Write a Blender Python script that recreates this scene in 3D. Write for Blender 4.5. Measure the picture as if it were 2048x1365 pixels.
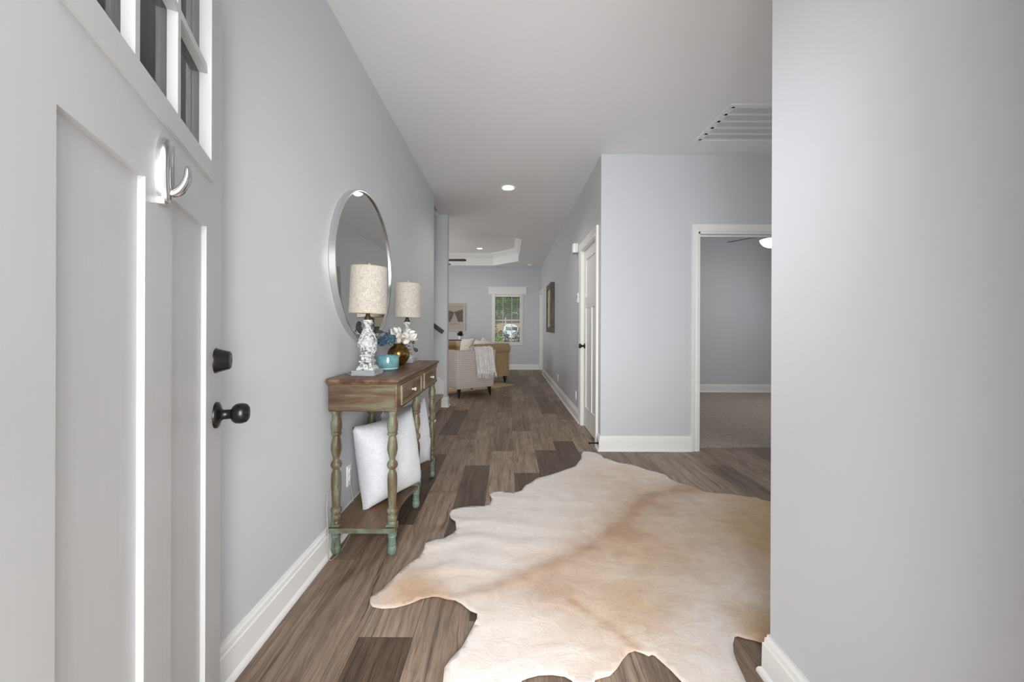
import bpy, bmesh, math, random
from mathutils import Vector, Matrix, noise
from mathutils.geometry import delaunay_2d_cdt, tessellate_polygon

for o in list(bpy.data.objects):
    bpy.data.objects.remove(o, do_unlink=True)
SC = bpy.context.scene
C = SC.collection
PI = math.pi
R = math.radians
rnd = random.Random(7)

# ------------------------------------------------------------------ camera
CAM_H = 1.1356
cam_d = bpy.data.cameras.new('camera')
cam = bpy.data.objects.new('camera', cam_d); C.objects.link(cam)
cam.location = (0, 0, CAM_H)
cam.rotation_euler = (R(90), R(-0.2), 0)
cam_d.sensor_width = 36.0
cam_d.lens = 765 / 2048 * 36
cam_d.shift_x = 7 / 2048
cam_d.shift_y = -26.5 / 2048
cam_d.clip_start = 0.02
SC.camera = cam

# ------------------------------------------------------------------ exposure, world, daylight
vs = SC.view_settings
vs.view_transform = 'Standard'; vs.look = 'None'; vs.gamma = 1.0
vs.use_curve_mapping = False
vs.exposure = -0.16
world = bpy.data.worlds.new('world'); SC.world = world
world.use_nodes = True
wn = world.node_tree; wn.nodes.clear()
wo = wn.nodes.new('ShaderNodeOutputWorld'); wb = wn.nodes.new('ShaderNodeBackground')
sky = wn.nodes.new('ShaderNodeTexSky'); sky.sky_type = 'HOSEK_WILKIE'
sky.sun_direction = (-0.3, -0.5, 0.8); sky.turbidity = 4
hsv = wn.nodes.new('ShaderNodeHueSaturation'); hsv.inputs['Saturation'].default_value = 0.35
wn.links.new(sky.outputs[0], hsv.inputs['Color']); wn.links.new(hsv.outputs[0], wb.inputs[0])
wb.inputs[1].default_value = 1.3
wn.links.new(wb.outputs[0], wo.inputs[0])

def light(name, kind, loc, rot, energy, color=(1, 1, 1), size=1.0, size_y=None, spot=None, blend=0.6, radius=0.05):
    d = bpy.data.lights.new(name, kind)
    d.energy = energy; d.color = color
    if kind == 'AREA':
        d.shape = 'RECTANGLE'; d.size = size; d.size_y = size_y or size
    elif kind == 'SPOT':
        d.spot_size = spot; d.spot_blend = blend; d.shadow_soft_size = radius
    elif kind == 'SUN':
        d.angle = R(2)
    else:
        d.shadow_soft_size = radius
    o = bpy.data.objects.new(name, d); C.objects.link(o)
    o.location = loc; o.rotation_euler = rot
    return o

light('sun', 'SUN', (0, 20, 10), (R(38), 0, R(-35)), 7.0, (1, .96, .9))
light('doorway_daylight', 'AREA', (-0.2, -1.1, 1.45), (R(90), 0, 0), 172, (.99, .995, 1), 1.8, 2.0)
light('doorway_daylight_right', 'AREA', (0.5, -1.3, 1.5), (R(90), 0, R(10)), 92, (.99, .995, 1), 1.6, 1.8)
light('camera_flash', 'SPOT', (0.0, -0.22, 1.6), (R(89), 0, R(-11.5)), 200, (.97, .985, 1), spot=R(62), blend=1.0, radius=0.28)
light('foyer_fill', 'AREA', (4.45, 1.7, 1.5), (R(90), 0, R(90)), 21.5, (.95, .975, 1), 1.8, 1.6)  # added fill light inside the foyer; its side wall has no window
light('living_fill', 'AREA', (-4.0, 8.2, 1.5), (R(90), 0, R(-90)), 62, (.97, .985, 1), 3.0, 1.8)  # fill light added by the solid left living room wall, out of view
light('bedroom_fill', 'AREA', (5.1, 4.9, 1.5), (R(72), 0, R(90)), 22, (.92, .96, 1), 1.4, 1.4)  # added bedroom fill, stands in for an unseen window

# ------------------------------------------------------------------ mesh helpers
def bm_new(): return bmesh.new()

def box(bm, x0, x1, y0, y1, z0, z1):
    v = [bm.verts.new(p) for p in ((x0, y0, z0), (x1, y0, z0), (x1, y1, z0), (x0, y1, z0),
                                   (x0, y0, z1), (x1, y0, z1), (x1, y1, z1), (x0, y1, z1))]
    for f in ((0, 3, 2, 1), (4, 5, 6, 7), (0, 1, 5, 4), (1, 2, 6, 5), (2, 3, 7, 6), (3, 0, 4, 7)):
        bm.faces.new([v[i] for i in f])
    return v

def bbox_bevel(x0, x1, y0, y1, z0, z1, r=0.004, seg=2):
    bm = bm_new(); box(bm, x0, x1, y0, y1, z0, z1)
    bmesh.ops.bevel(bm, geom=bm.edges[:], offset=r, segments=seg, affect='EDGES', profile=0.5)
    return bm

def lathe(bm, prof, segs=32, mtx=None, fn=None, cap=True):
    """prof: (radius, height) pairs from bottom to top"""
    rings = []
    for r, h in prof:
        ring = []
        for i in range(segs):
            a = 2 * PI * i / segs
            k = fn(a, h) if fn else 1.0
            p = Vector((r * k * math.cos(a), r * k * math.sin(a), h))
            if mtx: p = mtx @ p
            ring.append(bm.verts.new(p))
        rings.append(ring)
    for a, b in zip(rings, rings[1:]):
        for i in range(segs):
            j = (i + 1) % segs
            bm.faces.new((a[i], a[j], b[j], b[i]))
    if cap:
        bm.faces.new(rings[0][::-1]); bm.faces.new(rings[-1])
    return rings

def square(a, h=0):
    a = (a + PI / 4) % (PI / 2) - PI / 4
    return 1.0 / max(math.cos(a), 0.7)

def tube(bm, pts, rad, segs=10, flat=None, cap=True):
    pts = [Vector(p) for p in pts]
    n = len(pts)
    rads = rad if isinstance(rad, (list, tuple)) else [rad] * n
    t0 = (pts[1] - pts[0]).normalized()
    up = Vector((0, 0, 1)) if abs(t0.z) < 0.9 else Vector((1, 0, 0))
    u = t0.cross(up).normalized()
    rings = []
    for i, p in enumerate(pts):
        t = (pts[min(i + 1, n - 1)] - pts[max(i - 1, 0)]).normalized()
        u = (u - t * u.dot(t)).normalized()
        v = t.cross(u)
        ring = []
        for k in range(segs):
            a = 2 * PI * k / segs
            ring.append(bm.verts.new(p + (u * math.cos(a) * (flat or 1.0) + v * math.sin(a)) * rads[i]))
        rings.append(ring)
    for a, b in zip(rings, rings[1:]):
        for k in range(segs):
            j = (k + 1) % segs
            bm.faces.new((a[k], a[j], b[j], b[k]))
    if cap:
        bm.faces.new(rings[0][::-1]); bm.faces.new(rings[-1])

def sweep(bm, path, prof, fn=None, closed=False):
    """mitred sweep: path in a plane (a,b); prof = (offset along left normal, third axis)"""
    P = [Vector(p) for p in path]; n = len(P); rings = []
    for i in range(n):
        def nrm(a, b):
            d = (b - a).normalized(); return Vector((-d.y, d.x))
        if closed or 0 < i < n - 1:
            n1 = nrm(P[i - 1], P[i]); n2 = nrm(P[i], P[(i + 1) % n])
            m = (n1 + n2); m = m / max(m.dot(n1), 0.1)
        elif i == 0: m = nrm(P[0], P[1])
        else: m = nrm(P[-2], P[-1])
        ring = []
        for o, t in prof:
            q = P[i] + m * o
            ring.append(bm.verts.new(fn(q.x, q.y, t) if fn else (q.x, q.y, t)))
        rings.append(ring)
    k = len(prof)
    prs = list(zip(rings, rings[1:])) + ([(rings[-1], rings[0])] if closed else [])
    for a, b in prs:
        for i in range(k):
            j = (i + 1) % k
            bm.faces.new((a[i], a[j], b[j], b[i]))
    if not closed:
        bm.faces.new(rings[0][::-1]); bm.faces.new(rings[-1])

def prism(bm, poly, t0, t1, fn):
    """polygon (a,b) extruded from t0 to t1 through fn(a,b,t)"""
    A = [bm.verts.new(fn(a, b, t0)) for a, b in poly]
    B = [bm.verts.new(fn(a, b, t1)) for a, b in poly]
    bm.faces.new(A[::-1]); bm.faces.new(B)
    n = len(poly)
    for i in range(n):
        j = (i + 1) % n
        bm.faces.new((A[i], A[j], B[j], B[i]))

def sphere(bm, c, r, sx=1, sy=1, sz=1, u=16, v=10):
    m = Matrix.Translation(c) @ Matrix.Diagonal((sx * r, sy * r, sz * r, 1))
    bmesh.ops.create_uvsphere(bm, u_segments=u, v_segments=v, radius=1, matrix=m)

def obj(name, bm, mat=None, parent=None, smooth=None, loc=None):
    bmesh.ops.recalc_face_normals(bm, faces=bm.faces[:])
    me = bpy.data.meshes.new(name); bm.to_mesh(me); bm.free()
    o = bpy.data.objects.new(name, me); C.objects.link(o)
    if mat: me.materials.append(mat)
    if smooth is not None:
        for p in me.polygons: p.use_smooth = True
        if smooth < 180: me.set_sharp_from_angle(angle=R(smooth))
    if parent: o.parent = parent
    if loc: o.location = loc
    return o

def tag(o, label=None, cat=None, group=None, kind=None):
    if label: o['label'] = label
    if cat: o['category'] = cat
    if group: o['group'] = group
    if kind: o['kind'] = kind
    return o

def thing(name, label, cat, loc=(0, 0, 0), rotz=0, group=None):
    o = bpy.data.objects.new(name, None); C.objects.link(o)
    o.empty_display_size = 0.05
    o.location = loc; o.rotation_euler = (0, 0, rotz)
    return tag(o, label, cat, group)

def struct(name, bm, mat, label=None, parent=None, smooth=None):
    o = obj(name, bm, mat, parent, smooth)
    if not parent:
        o['kind'] = 'structure'
    if label: o['label'] = label
    return o

def copy_tree(o, parent=None):
    c = o.copy(); C.objects.link(c)
    if parent: c.parent = parent
    for ch in list(o.children): copy_tree(ch, c)
    return c

# ------------------------------------------------------------------ materials
def lin(r, g, b):
    f = lambda c: (c / 255 / 12.92) if c / 255 <= 0.04045 else ((c / 255 + 0.055) / 1.055) ** 2.4
    return (f(r), f(g), f(b), 1)

class G:
    def __init__(s, name):
        s.m = bpy.data.materials.new(name); s.m.use_nodes = True
        s.nt = s.m.node_tree; s.nt.nodes.clear()
        s.out = s.nt.nodes.new('ShaderNodeOutputMaterial')
        s.b = s.nt.nodes.new('ShaderNodeBsdfPrincipled')
        s.nt.links.new(s.b.outputs[0], s.out.inputs[0])
    def n(s, t, **kw):
        nd = s.nt.nodes.new(t)
        for k, v in kw.items(): setattr(nd, k, v)
        return nd
    def set(s, sock, v):
        if v is None: return
        if hasattr(v, 'is_linked'): s.nt.links.new(v, sock)
        else: sock.default_value = v
    def math(s, op, a, b=None, c=None):
        nd = s.n('ShaderNodeMath', operation=op)
        for i, v in enumerate((a, b, c)): s.set(nd.inputs[i], v)
        return nd.outputs[0]
    def pos(s, kind='Object'):
        return s.n('ShaderNodeTexCoord').outputs[kind]
    def xyz(s, v):
        nd = s.n('ShaderNodeSeparateXYZ'); s.set(nd.inputs[0], v); return nd.outputs
    def comb(s, x, y, z):
        nd = s.n('ShaderNodeCombineXYZ')
        for i, v in enumerate((x, y, z)): s.set(nd.inputs[i], v)
        return nd.outputs[0]
    def scale(s, v, sc, loc=(0, 0, 0), rot=(0, 0, 0)):
        nd = s.n('ShaderNodeMapping'); s.set(nd.inputs[0], v)
        nd.inputs['Scale'].default_value = sc; nd.inputs['Location'].default_value = loc
        nd.inputs['Rotation'].default_value = rot
        return nd.outputs[0]
    def noise(s, v, sc=5, det=3, rough=0.55, dist=0.0):
        nd = s.n('ShaderNodeTexNoise'); s.set(nd.inputs['Vector'], v)
        nd.inputs['Scale'].default_value = sc; nd.inputs['Detail'].default_value = det
        nd.inputs['Roughness'].default_value = rough; nd.inputs['Distortion'].default_value = dist
        return nd.outputs[0]
    def wnoise(s, v, dim='2D'):
        nd = s.n('ShaderNodeTexWhiteNoise', noise_dimensions=dim)
        s.set(nd.inputs['W' if dim == '1D' else 'Vector'], v); return nd.outputs[0]
    def ramp(s, f, stops, interp='LINEAR'):
        nd = s.n('ShaderNodeValToRGB'); s.set(nd.inputs[0], f)
        cr = nd.color_ramp; cr.interpolation = interp
        while len(cr.elements) < len(stops): cr.elements.new(0.5)
        for e, (p, c) in zip(cr.elements, stops): e.position = p; e.color = c
        return nd.outputs[0]
    def mix(s, f, a, b, mode='MIX'):
        nd = s.n('ShaderNodeMix', data_type='RGBA', blend_type=mode)
        s.set(nd.inputs[0], f); s.set(nd.inputs[6], a); s.set(nd.inputs[7], b)
        return nd.outputs[2]
    def bump(s, h, strength=0.2, dist=0.01):
        nd = s.n('ShaderNodeBump'); s.set(nd.inputs['Height'], h)
        nd.inputs['Strength'].default_value = strength; nd.inputs['Distance'].default_value = dist
        s.nt.links.new(nd.outputs[0], s.b.inputs['Normal'])
    def done(s, color=None, rough=0.5, metal=0.0, spec=0.5):
        s.set(s.b.inputs['Base Color'], color); s.set(s.b.inputs['Roughness'], rough)
        s.b.inputs['Metallic'].default_value = metal
        s.b.inputs['Specular IOR Level'].default_value = spec
        return s.m

def plain(name, col, rough=0.5, metal=0, spec=0.5, bump=None):
    g = G(name)
    p = g.pos()
    nz = g.noise(p, bump[0] if bump else 8, 3)
    c = g.mix(0.06, col, g.ramp(nz, [(0.3, (0.0, 0.0, 0.0, 1)), (0.7, (1, 1, 1, 1))]), 'SOFT_LIGHT')
    if bump: g.bump(nz, bump[1], bump[2])
    return g.done(c, rough, metal, spec)

def wall_paint(name, col, rough=0.55):
    g = G(name); p = g.pos()
    n1 = g.noise(p, 260, 2); g.bump(n1, 0.08, 0.002)
    c = g.mix(0.03, col, g.noise(p, 2.5, 2), 'SOFT_LIGHT')
    return g.done(c, rough, 0, 0.3)

M = {}
M['wall'] = wall_paint('wall_paint', (0.603, 0.615, 0.640, 1), 0.38)
M['ceil'] = wall_paint('ceiling_paint', (0.86, 0.862, 0.868, 1), 0.8)
M['trim'] = plain('trim_paint', (0.84, 0.835, 0.81, 1), 0.35)
M['white'] = plain('white_plastic', (0.86, 0.86, 0.86, 1), 0.35)
M['black'] = plain('black_metal', (0.015, 0.014, 0.013, 1), 0.35, 0.6)
M['bronze'] = plain('oil_rubbed_bronze', (0.035, 0.032, 0.031, 1), 0.26, 0.75)
M['steel'] = plain('brushed_steel', (0.72, 0.72, 0.72, 1), 0.22, 1)
M['chrome'] = plain('satin_chrome', (0.72, 0.72, 0.72, 1), 0.2, 1)
M['brass'] = plain('aged_brass', (0.38, 0.30, 0.20, 1), 0.35, 1)
M['darkslot'] = plain('dark_slot', (0.03, 0.03, 0.03, 1), 0.7)
M['darkwood'] = plain('dark_stained_wood', (0.035, 0.02, 0.014, 1), 0.3)
M['blackwood'] = plain('black_lacquered_wood', (0.008, 0.007, 0.006, 1), 0.25)

def door_paint(name, col):
    g = G(name); p = g.pos()
    n = g.noise(g.scale(p, (60, 60, 2.2)), 1.6, 3)
    g.bump(n, 0.06, 0.003)
    c = g.mix(0.10, col, n, 'SOFT_LIGHT')
    return g.done(c, 0.42, 0, 0.4)
M['door'] = door_paint('painted_door', (0.62, 0.623, 0.63, 1))

def emit(name, col, st):
    g = G(name); g.b.inputs['Emission Color'].default_value = col
    g.b.inputs['Emission Strength'].default_value = st
    return g.done(col, 0.4)
M['lens'] = emit('glowing_lens', (1, .97, .92, 1), 14)
M['bowl'] = emit('glowing_glass_bowl', (1, .96, .9, 1), 5)

def glass(name, tint, rough=0.0, fac=None):
    m = bpy.data.materials.new(name); m.use_nodes = True; nt = m.node_tree; nt.nodes.clear()
    out = nt.nodes.new('ShaderNodeOutputMaterial'); mx = nt.nodes.new('ShaderNodeMixShader')
    tr = nt.nodes.new('ShaderNodeBsdfTransparent'); tr.inputs[0].default_value = tint
    gl = nt.nodes.new('ShaderNodeBsdfGlossy'); gl.inputs['Roughness'].default_value = rough
    fr = nt.nodes.new('ShaderNodeFresnel'); fr.inputs[0].default_value = 1.45
    ml = nt.nodes.new('ShaderNodeMath'); ml.operation = 'MULTIPLY'; ml.inputs[1].default_value = fac or 1.0
    nt.links.new(fr.outputs[0], ml.inputs[0]); nt.links.new(ml.outputs[0], mx.inputs[0]); nt.links.new(tr.outputs[0], mx.inputs[1])
    nt.links.new(gl.outputs[0], mx.inputs[2]); nt.links.new(mx.outputs[0], out.inputs[0])
    return m
M['glass'] = glass('window_glass', (.93, .95, .94, 1), 0.28, 0.4)
M['doorglass'] = glass('door_glass', (.62, .63, .62, 1))
g = G('acrylic'); g.b.inputs['Transmission Weight'].default_value = 0.75; g.b.inputs['IOR'].default_value = 1.4
M['acrylic'] = g.done((.85, .9, .93, 1), 0.06)
g = G('mirror_glass'); M['mirror'] = g.done((.80, .81, .81, 1), 0.015, 1)

# plank floor
def plank_floor():
    g = G('vinyl_plank_floor'); p = g.pos(); s = g.xyz(p)
    W, L = 0.198, 1.22
    xr = g.math('DIVIDE', g.math('ADD', s[0], 0.346 + 40 * W), W)
    row = g.math('FLOOR', xr); fx = g.math('FRACT', xr)
    off = g.wnoise(row, '1D')
    yr = g.math('ADD', g.math('DIVIDE', g.math('ADD', s[1], 30.0), L), off)
    col = g.math('FLOOR', yr); fy = g.math('FRACT', yr)
    pid = g.wnoise(g.comb(row, col, 0), '2D')
    ey = g.math('MINIMUM', fy, g.math('SUBTRACT', 1.0, fy))
    sy = g.math('LESS_THAN', g.math('MULTIPLY', ey, L), 0.0011)
    # individual boards laid where the hall shows them: (row from the table, y0, y1, tone)
    for r_, y0, y1, tone in ((39, 0.18, 1.40, 0.02), (39, 1.40, 2.62, 0.75), (40, 1.93, 3.15, 0.08), (40, 0.71, 1.93, 0.55), (40, 3.15, 4.37, 0.8), (41, 2.3, 3.52, 0.97), (42, 1.77, 2.99, 0.06), (42, 2.99, 4.2, 0.85), (43, 2.33, 3.55, 0.09), (38, 2.20, 3.42, 0.03), (38, 0.98, 2.20, 0.5)):
        m = g.math('MULTIPLY', g.math('COMPARE', row, float(r_), 0.1), g.math('MULTIPLY', g.math('GREATER_THAN', s[1], y0), g.math('LESS_THAN', s[1], y1)))
        pid = g.math('ADD', g.math('MULTIPLY', pid, g.math('SUBTRACT', 1.0, m)), g.math('MULTIPLY', m, tone))
        dy_ = g.math('MINIMUM', g.math('SUBTRACT', s[1], y0), g.math('SUBTRACT', y1, s[1]))
        sy = g.math('ADD', g.math('MULTIPLY', sy, g.math('SUBTRACT', 1.0, m)), g.math('MULTIPLY', m, g.math('LESS_THAN', dy_, 0.0011)))
    pid2 = g.wnoise(g.comb(col, row, 3.7), '3D')
    shift = g.math('MULTIPLY', pid, 37.0)
    q = g.comb(g.math('ADD', s[0], shift), g.math('ADD', s[1], g.math('MULTIPLY', pid, 11.0)), shift)
    warp = g.noise(g.scale(q, (6, 1.6, 1)), 1.0, 3)
    qx = g.xyz(q)
    qq = g.comb(g.math('ADD', qx[0], g.math('MULTIPLY', warp, 0.10)), qx[1], qx[2])
    grain = g.noise(g.scale(qq, (46, 1.6, 1)), 1.0, 6, 0.72)
    fine = g.noise(g.scale(qq, (260, 9, 1)), 1.0, 4, 0.65)
    knots = g.noise(g.scale(q, (9, 3.0, 1)), 1.0, 3, 0.6, 0.8)
    base = g.ramp(pid, [(0.0, lin(82, 67, 56)), (0.10, lin(96, 81, 69)), (0.16, lin(114, 97, 84)), (0.6, lin(130, 112, 97)), (1.0, lin(152, 135, 119))])
    c = g.mix(0.8, base, g.ramp(grain, [(0.30, (.16, .15, .14, 1)), (0.46, (.46, .45, .44, 1)), (0.62, (.70, .69, .68, 1))]), 'OVERLAY')
    c = g.mix(0.55, c, g.ramp(fine, [(0.35, (.28, .28, .28, 1)), (0.65, (.68, .68, .68, 1))]), 'OVERLAY')
    c = g.mix(0.7, c, g.ramp(knots, [(0.30, (.30, .28, .27, 1)), (0.5, (.5, .5, .5, 1)), (0.75, (.62, .61, .60, 1))]), 'OVERLAY')
    crack = g.ramp(g.noise(g.scale(qq, (70, 3.2, 1)), 1.0, 3, 0.5, 0.6), [(0.30, (1, 1, 1, 1)), (0.36, (0, 0, 0, 1))])
    c = g.mix(g.math('MULTIPLY', crack, 0.7), c, lin(46, 38, 33))
    ex = g.math('MINIMUM', fx, g.math('SUBTRACT', 1.0, fx))
    sx = g.math('LESS_THAN', g.math('MULTIPLY', ex, W), 0.0011)
    seam = g.math('MAXIMUM', sx, sy)
    c = g.mix(g.math('MULTIPLY', seam, 0.6), c, lin(48, 41, 37))
    h = g.math('SUBTRACT', g.math('MULTIPLY', grain, 0.4), seam)
    g.bump(h, 0.25, 0.0015)
    return g.done(c, g.math('ADD', 0.36, g.math('MULTIPLY', fine, 0.2)), 0, 0.45)
M['floor'] = plank_floor()

def carpet():
    g = G('cut_pile_carpet'); p = g.pos()
    n = g.noise(p, 95, 4, 0.75); n2 = g.noise(p, 14, 3)
    c = g.ramp(n, [(0.32, lin(146, 132, 120)), (0.5, lin(206, 192, 177)), (0.68, lin(244, 233, 220))])
    c = g.mix(0.3, c, g.ramp(n2, [(0.3, (.3, .3, .3, 1)), (0.7, (.7, .7, .7, 1))]), 'OVERLAY')
    g.bump(n, 1.0, 0.02)
    return g.done(c, 0.95, 0, 0.1)
M['carpet'] = carpet()

def distressed(name, cols, stretch, sc=1.0, contrast=(0.38, 0.62), extra=None):
    g = G(name); p = g.pos()
    w = g.noise(p, 9, 2)
    a = g.noise(g.scale(p, stretch), sc, 5, 0.62, 0.5)
    b = g.noise(g.scale(p, tuple(k * 6 for k in stretch)), sc, 3, 0.6)
    st = [(contrast[0] + (contrast[1] - contrast[0]) * i / (len(cols) - 1), c) for i, c in enumerate(cols)]
    c = g.ramp(a, st)
    c = g.mix(0.45, c, g.ramp(b, [(0.3, (.25, .25, .25, 1)), (0.7, (.7, .7, .7, 1))]), 'OVERLAY')
    if extra:
        e = g.ramp(g.noise(p, 22, 4, 0.7), [(0.58, (0, 0, 0, 1)), (0.66, (1, 1, 1, 1))])
        c = g.mix(g.math('MULTIPLY', e, 0.55), c, extra)
    g.bump(b, 0.15, 0.002)
    return g.done(c, 0.42, 0, 0.4)
GRN, GRN2, BRN, BRN2 = lin(128, 145, 130), lin(104, 112, 94), lin(112, 88, 68), lin(88, 62, 44)
M['t_top'] = distressed('worn_brown_tabletop', [lin(80, 56, 42), lin(110, 82, 63), lin(130, 103, 82)], (14, 1.6, 14), 1.2)
M['t_apron_side'] = distressed('green_washed_apron', [lin(74, 52, 38), lin(88, 68, 50), lin(100, 84, 64), lin(106, 106, 86)], (2.2, 8, 16), 1.1)
M['t_apron_front'] = distressed('brown_washed_apron', [lin(86, 64, 46), lin(112, 88, 66), lin(128, 110, 88)], (10, 2, 14), 1.2)
M['t_leg'] = distressed('green_washed_leg', [lin(78, 58, 42), lin(96, 80, 60), lin(108, 104, 82), lin(120, 130, 110)], (16, 16, 4), 1.0, (0.34, 0.64), BRN)
M['t_shelf'] = distressed('brown_green_shelf', [lin(88, 62, 44), lin(110, 82, 60), lin(110, 96, 74), lin(106, 114, 96)], (8, 1.6, 8), 1.2, (0.36, 0.66))
M['t_edge'] = distressed('green_edge', [lin(90, 80, 62), lin(102, 108, 92), lin(104, 124, 110)], (6, 6, 10), 1.2, (0.36, 0.6))
M['t_foot'] = distressed('verdigris_foot', [lin(82, 76, 60), lin(98, 108, 94), lin(104, 128, 114)], (16, 16, 6), 1.0, (0.3, 0.55), BRN)
M['t_bead'] = plain('pale_bead', lin(150, 138, 114), 0.5)
M['knob_white'] = plain('ceramic_knob', lin(186, 184, 168), 0.25)

def linen(name, c1, c2, sc=900, rough=0.9, bump=0.25):
    g = G(name); p = g.pos()
    a = g.noise(g.scale(p, (1, 1, 0.12)), sc / 3, 2); b = g.noise(g.scale(p, (.15, .15, 1)), sc / 3, 2)
    f = g.math('MULTIPLY', g.math('ADD', a, b), 0.5)
    big = g.noise(p, 40, 3)
    f2 = g.math('ADD', g.math('MULTIPLY', f, 0.88), g.math('MULTIPLY', big, 0.12))
    c = g.ramp(f2, [(0.38, c1), (0.62, c2)])
    g.bump(f, bump, 0.002)
    g.b.inputs['Sheen Weight'].default_value = 0.15
    return g.done(c, rough, 0, 0.2)
M['shade'] = linen('linen_shade', lin(158, 152, 142), lin(204, 198, 187), 1200)
M['shade_tape'] = linen('shade_edge_tape', lin(176, 156, 122), lin(190, 170, 138), 900)
M['pillow'] = linen('white_slub_cotton', lin(196, 198, 202), lin(214, 216, 220), 700)
M['pillow_cream'] = linen('cream_cotton', lin(196, 190, 180), lin(226, 221, 212), 300)
M['pillow_tan'] = linen('tan_cotton', lin(160, 136, 104), lin(184, 160, 126), 300)
M['sofa'] = linen('tan_upholstery', lin(160, 136, 100), lin(190, 164, 126), 300)
M['throw'] = linen('white_knit', lin(206, 204, 202), lin(236, 234, 232), 160, 0.95, 0.5)
M['jute'] = linen('golden_jute', lin(186, 150, 90), lin(214, 180, 118), 120)
M['jute_edge'] = linen('pale_rug_border', lin(150, 146, 132), lin(182, 178, 164), 120)

def chippy():
    g = G('chipped_white_plaster'); p = g.pos()
    n = g.noise(p, 84, 5, 0.75); n2 = g.noise(p, 20, 3)
    f = g.math('ADD', g.math('MULTIPLY', n, 0.75), g.math('MULTIPLY', n2, 0.25))
    c = g.ramp(f, [(0.37, lin(72, 64, 56)), (0.44, lin(128, 120, 110)), (0.475, lin(190, 194, 192)), (0.62, lin(224, 229, 231))])
    g.bump(n, 0.8, 0.006)
    return g.done(c, 0.6, 0, 0.3)
M['chippy'] = chippy()

def gold_vase():
    g = G('antique_gold'); n = g.noise(g.pos(), 26, 4, 0.7)
    c = g.ramp(n, [(0.35, lin(84, 64, 30)), (0.55, lin(130, 104, 56)), (0.7, lin(170, 144, 94))])
    return g.done(c, 0.28, 0.9)
M['gold'] = gold_vase()

def turquoise():
    g = G('turquoise_glaze'); s = g.xyz(g.pos())
    n = g.noise(g.pos(), 30, 2)
    c = g.ramp(n, [(0.3, lin(84, 134, 138)), (0.7, lin(108, 156, 158))])
    g.b.inputs['Coat Weight'].default_value = 0.6; g.b.inputs['Coat Roughness'].default_value = 0.05
    return g.done(c, 0.25)
M['turq'] = turquoise()
M['wax'] = plain('candle_wax', lin(170, 205, 205), 0.5)

def plaid():
    g = G('windowpane_plaid'); uv = g.n('ShaderNodeUVMap'); s = g.xyz(uv.outputs[0])
    P = 0.031
    def line(c, w):
        f = g.math('FRACT', g.math('DIVIDE', c, P))
        return g.math('LESS_THAN', g.math('ABSOLUTE', g.math('SUBTRACT', f, 0.5)), w)
    l = g.math('MAXIMUM', g.math('MULTIPLY', line(s[0], 0.05), 0.6), g.math('MULTIPLY', line(s[1], 0.06), 0.75))
    n = g.noise(g.pos(), 240, 2)
    base = g.ramp(n, [(0.3, lin(196, 186, 176)), (0.7, lin(218, 210, 202))])
    c = g.mix(l, base, lin(92, 84, 86))
    g.bump(n, 0.2, 0.002)
    return g.done(c, 0.9, 0, 0.15)
M['plaid'] = plaid()

def hide():
    g = G('cowhide'); p = g.pos()
    at = g.n('ShaderNodeAttribute'); at.attribute_name = 'hide'
    f1 = g.noise(g.scale(p, (150, 260, 150)), 1, 4, 0.7); f2 = g.noise(g.scale(p, (9, 14, 9), rot=(0, 0, .7)), 1, 4, 0.6, 0.8)
    c = g.mix(0.5, at.outputs['Color'], g.ramp(f2, [(0.3, (.36, .34, .31, 1)), (0.7, (.62, .62, .62, 1))]), 'OVERLAY')
    c = g.mix(0.35, c, g.ramp(f1, [(0.3, (.32, .31, .3, 1)), (0.7, (.66, .66, .66, 1))]), 'OVERLAY')
    g.bump(g.math('ADD', g.math('MULTIPLY', f1, 0.25), f2), 0.35, 0.012)
    g.b.inputs['Sheen Weight'].default_value = 0.25
    return g.done(c, 0.75, 0, 0.2)
M['hide'] = hide()
M['hide_under'] = plain('suede_underside', lin(186, 168, 144), 0.9)

def leafmat(name, c1, c2):
    g = G(name); n = g.noise(g.pos(), 6, 3)
    c = g.ramp(n, [(0.35, c1), (0.65, c2)])
    g.b.inputs['Subsurface Weight'].default_value = 0.0
    tr = g.n('ShaderNodeBsdfTranslucent'); g.nt.links.new(c, tr.inputs[0])
    mx = g.n('ShaderNodeMixShader'); mx.inputs[0].default_value = 0.4
    g.nt.links.new(g.b.outputs[0], mx.inputs[1]); g.nt.links.new(tr.outputs[0], mx.inputs[2])
    g.nt.links.new(mx.outputs[0], g.out.inputs[0])
    return g.done(c, 0.5)
M['leaf_bright'] = leafmat('bright_leaf', lin(112, 156, 44), lin(190, 214, 100))
M['leaf_mid'] = leafmat('mid_leaf', lin(92, 138, 48), lin(158, 192, 96))
M['leaf_dark'] = leafmat('dark_leaf', lin(30, 48, 28), lin(62, 84, 48))
M['leaf_silver'] = leafmat('grey_leaf', lin(70, 78, 74), lin(112, 118, 110))
M['bark'] = plain('bark', lin(70, 58, 48), 0.9)
M['petal_white'] = plain('white_petal', lin(222, 218, 210), 0.6)
M['petal_blue'] = plain('blue_petal', lin(68, 102, 116), 0.6)
M['stem'] = plain('green_stem', lin(74, 88, 60), 0.6)
M['frame_brown'] = distressed('rustic_brown_frame', [lin(52, 42, 36), lin(84, 68, 58), lin(104, 86, 72)], (30, 30, 4), 1.0)
M['art_cream'] = plain('textured_cream_panel', lin(196, 184, 160), 0.85, 0, 0.3, (18, 0.8, 0.03))
M['frame_silver'] = plain('champagne_frame', lin(196, 188, 172), 0.35, 0.3)
M['car_white'] = plain('white_car_paint', lin(206, 218, 222), 0.25)
M['car_glass'] = plain('tinted_glass', lin(34, 48, 52), 0.1)
M['canvas_white'] = plain('white_canvas', lin(196, 208, 212), 0.7)
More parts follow.
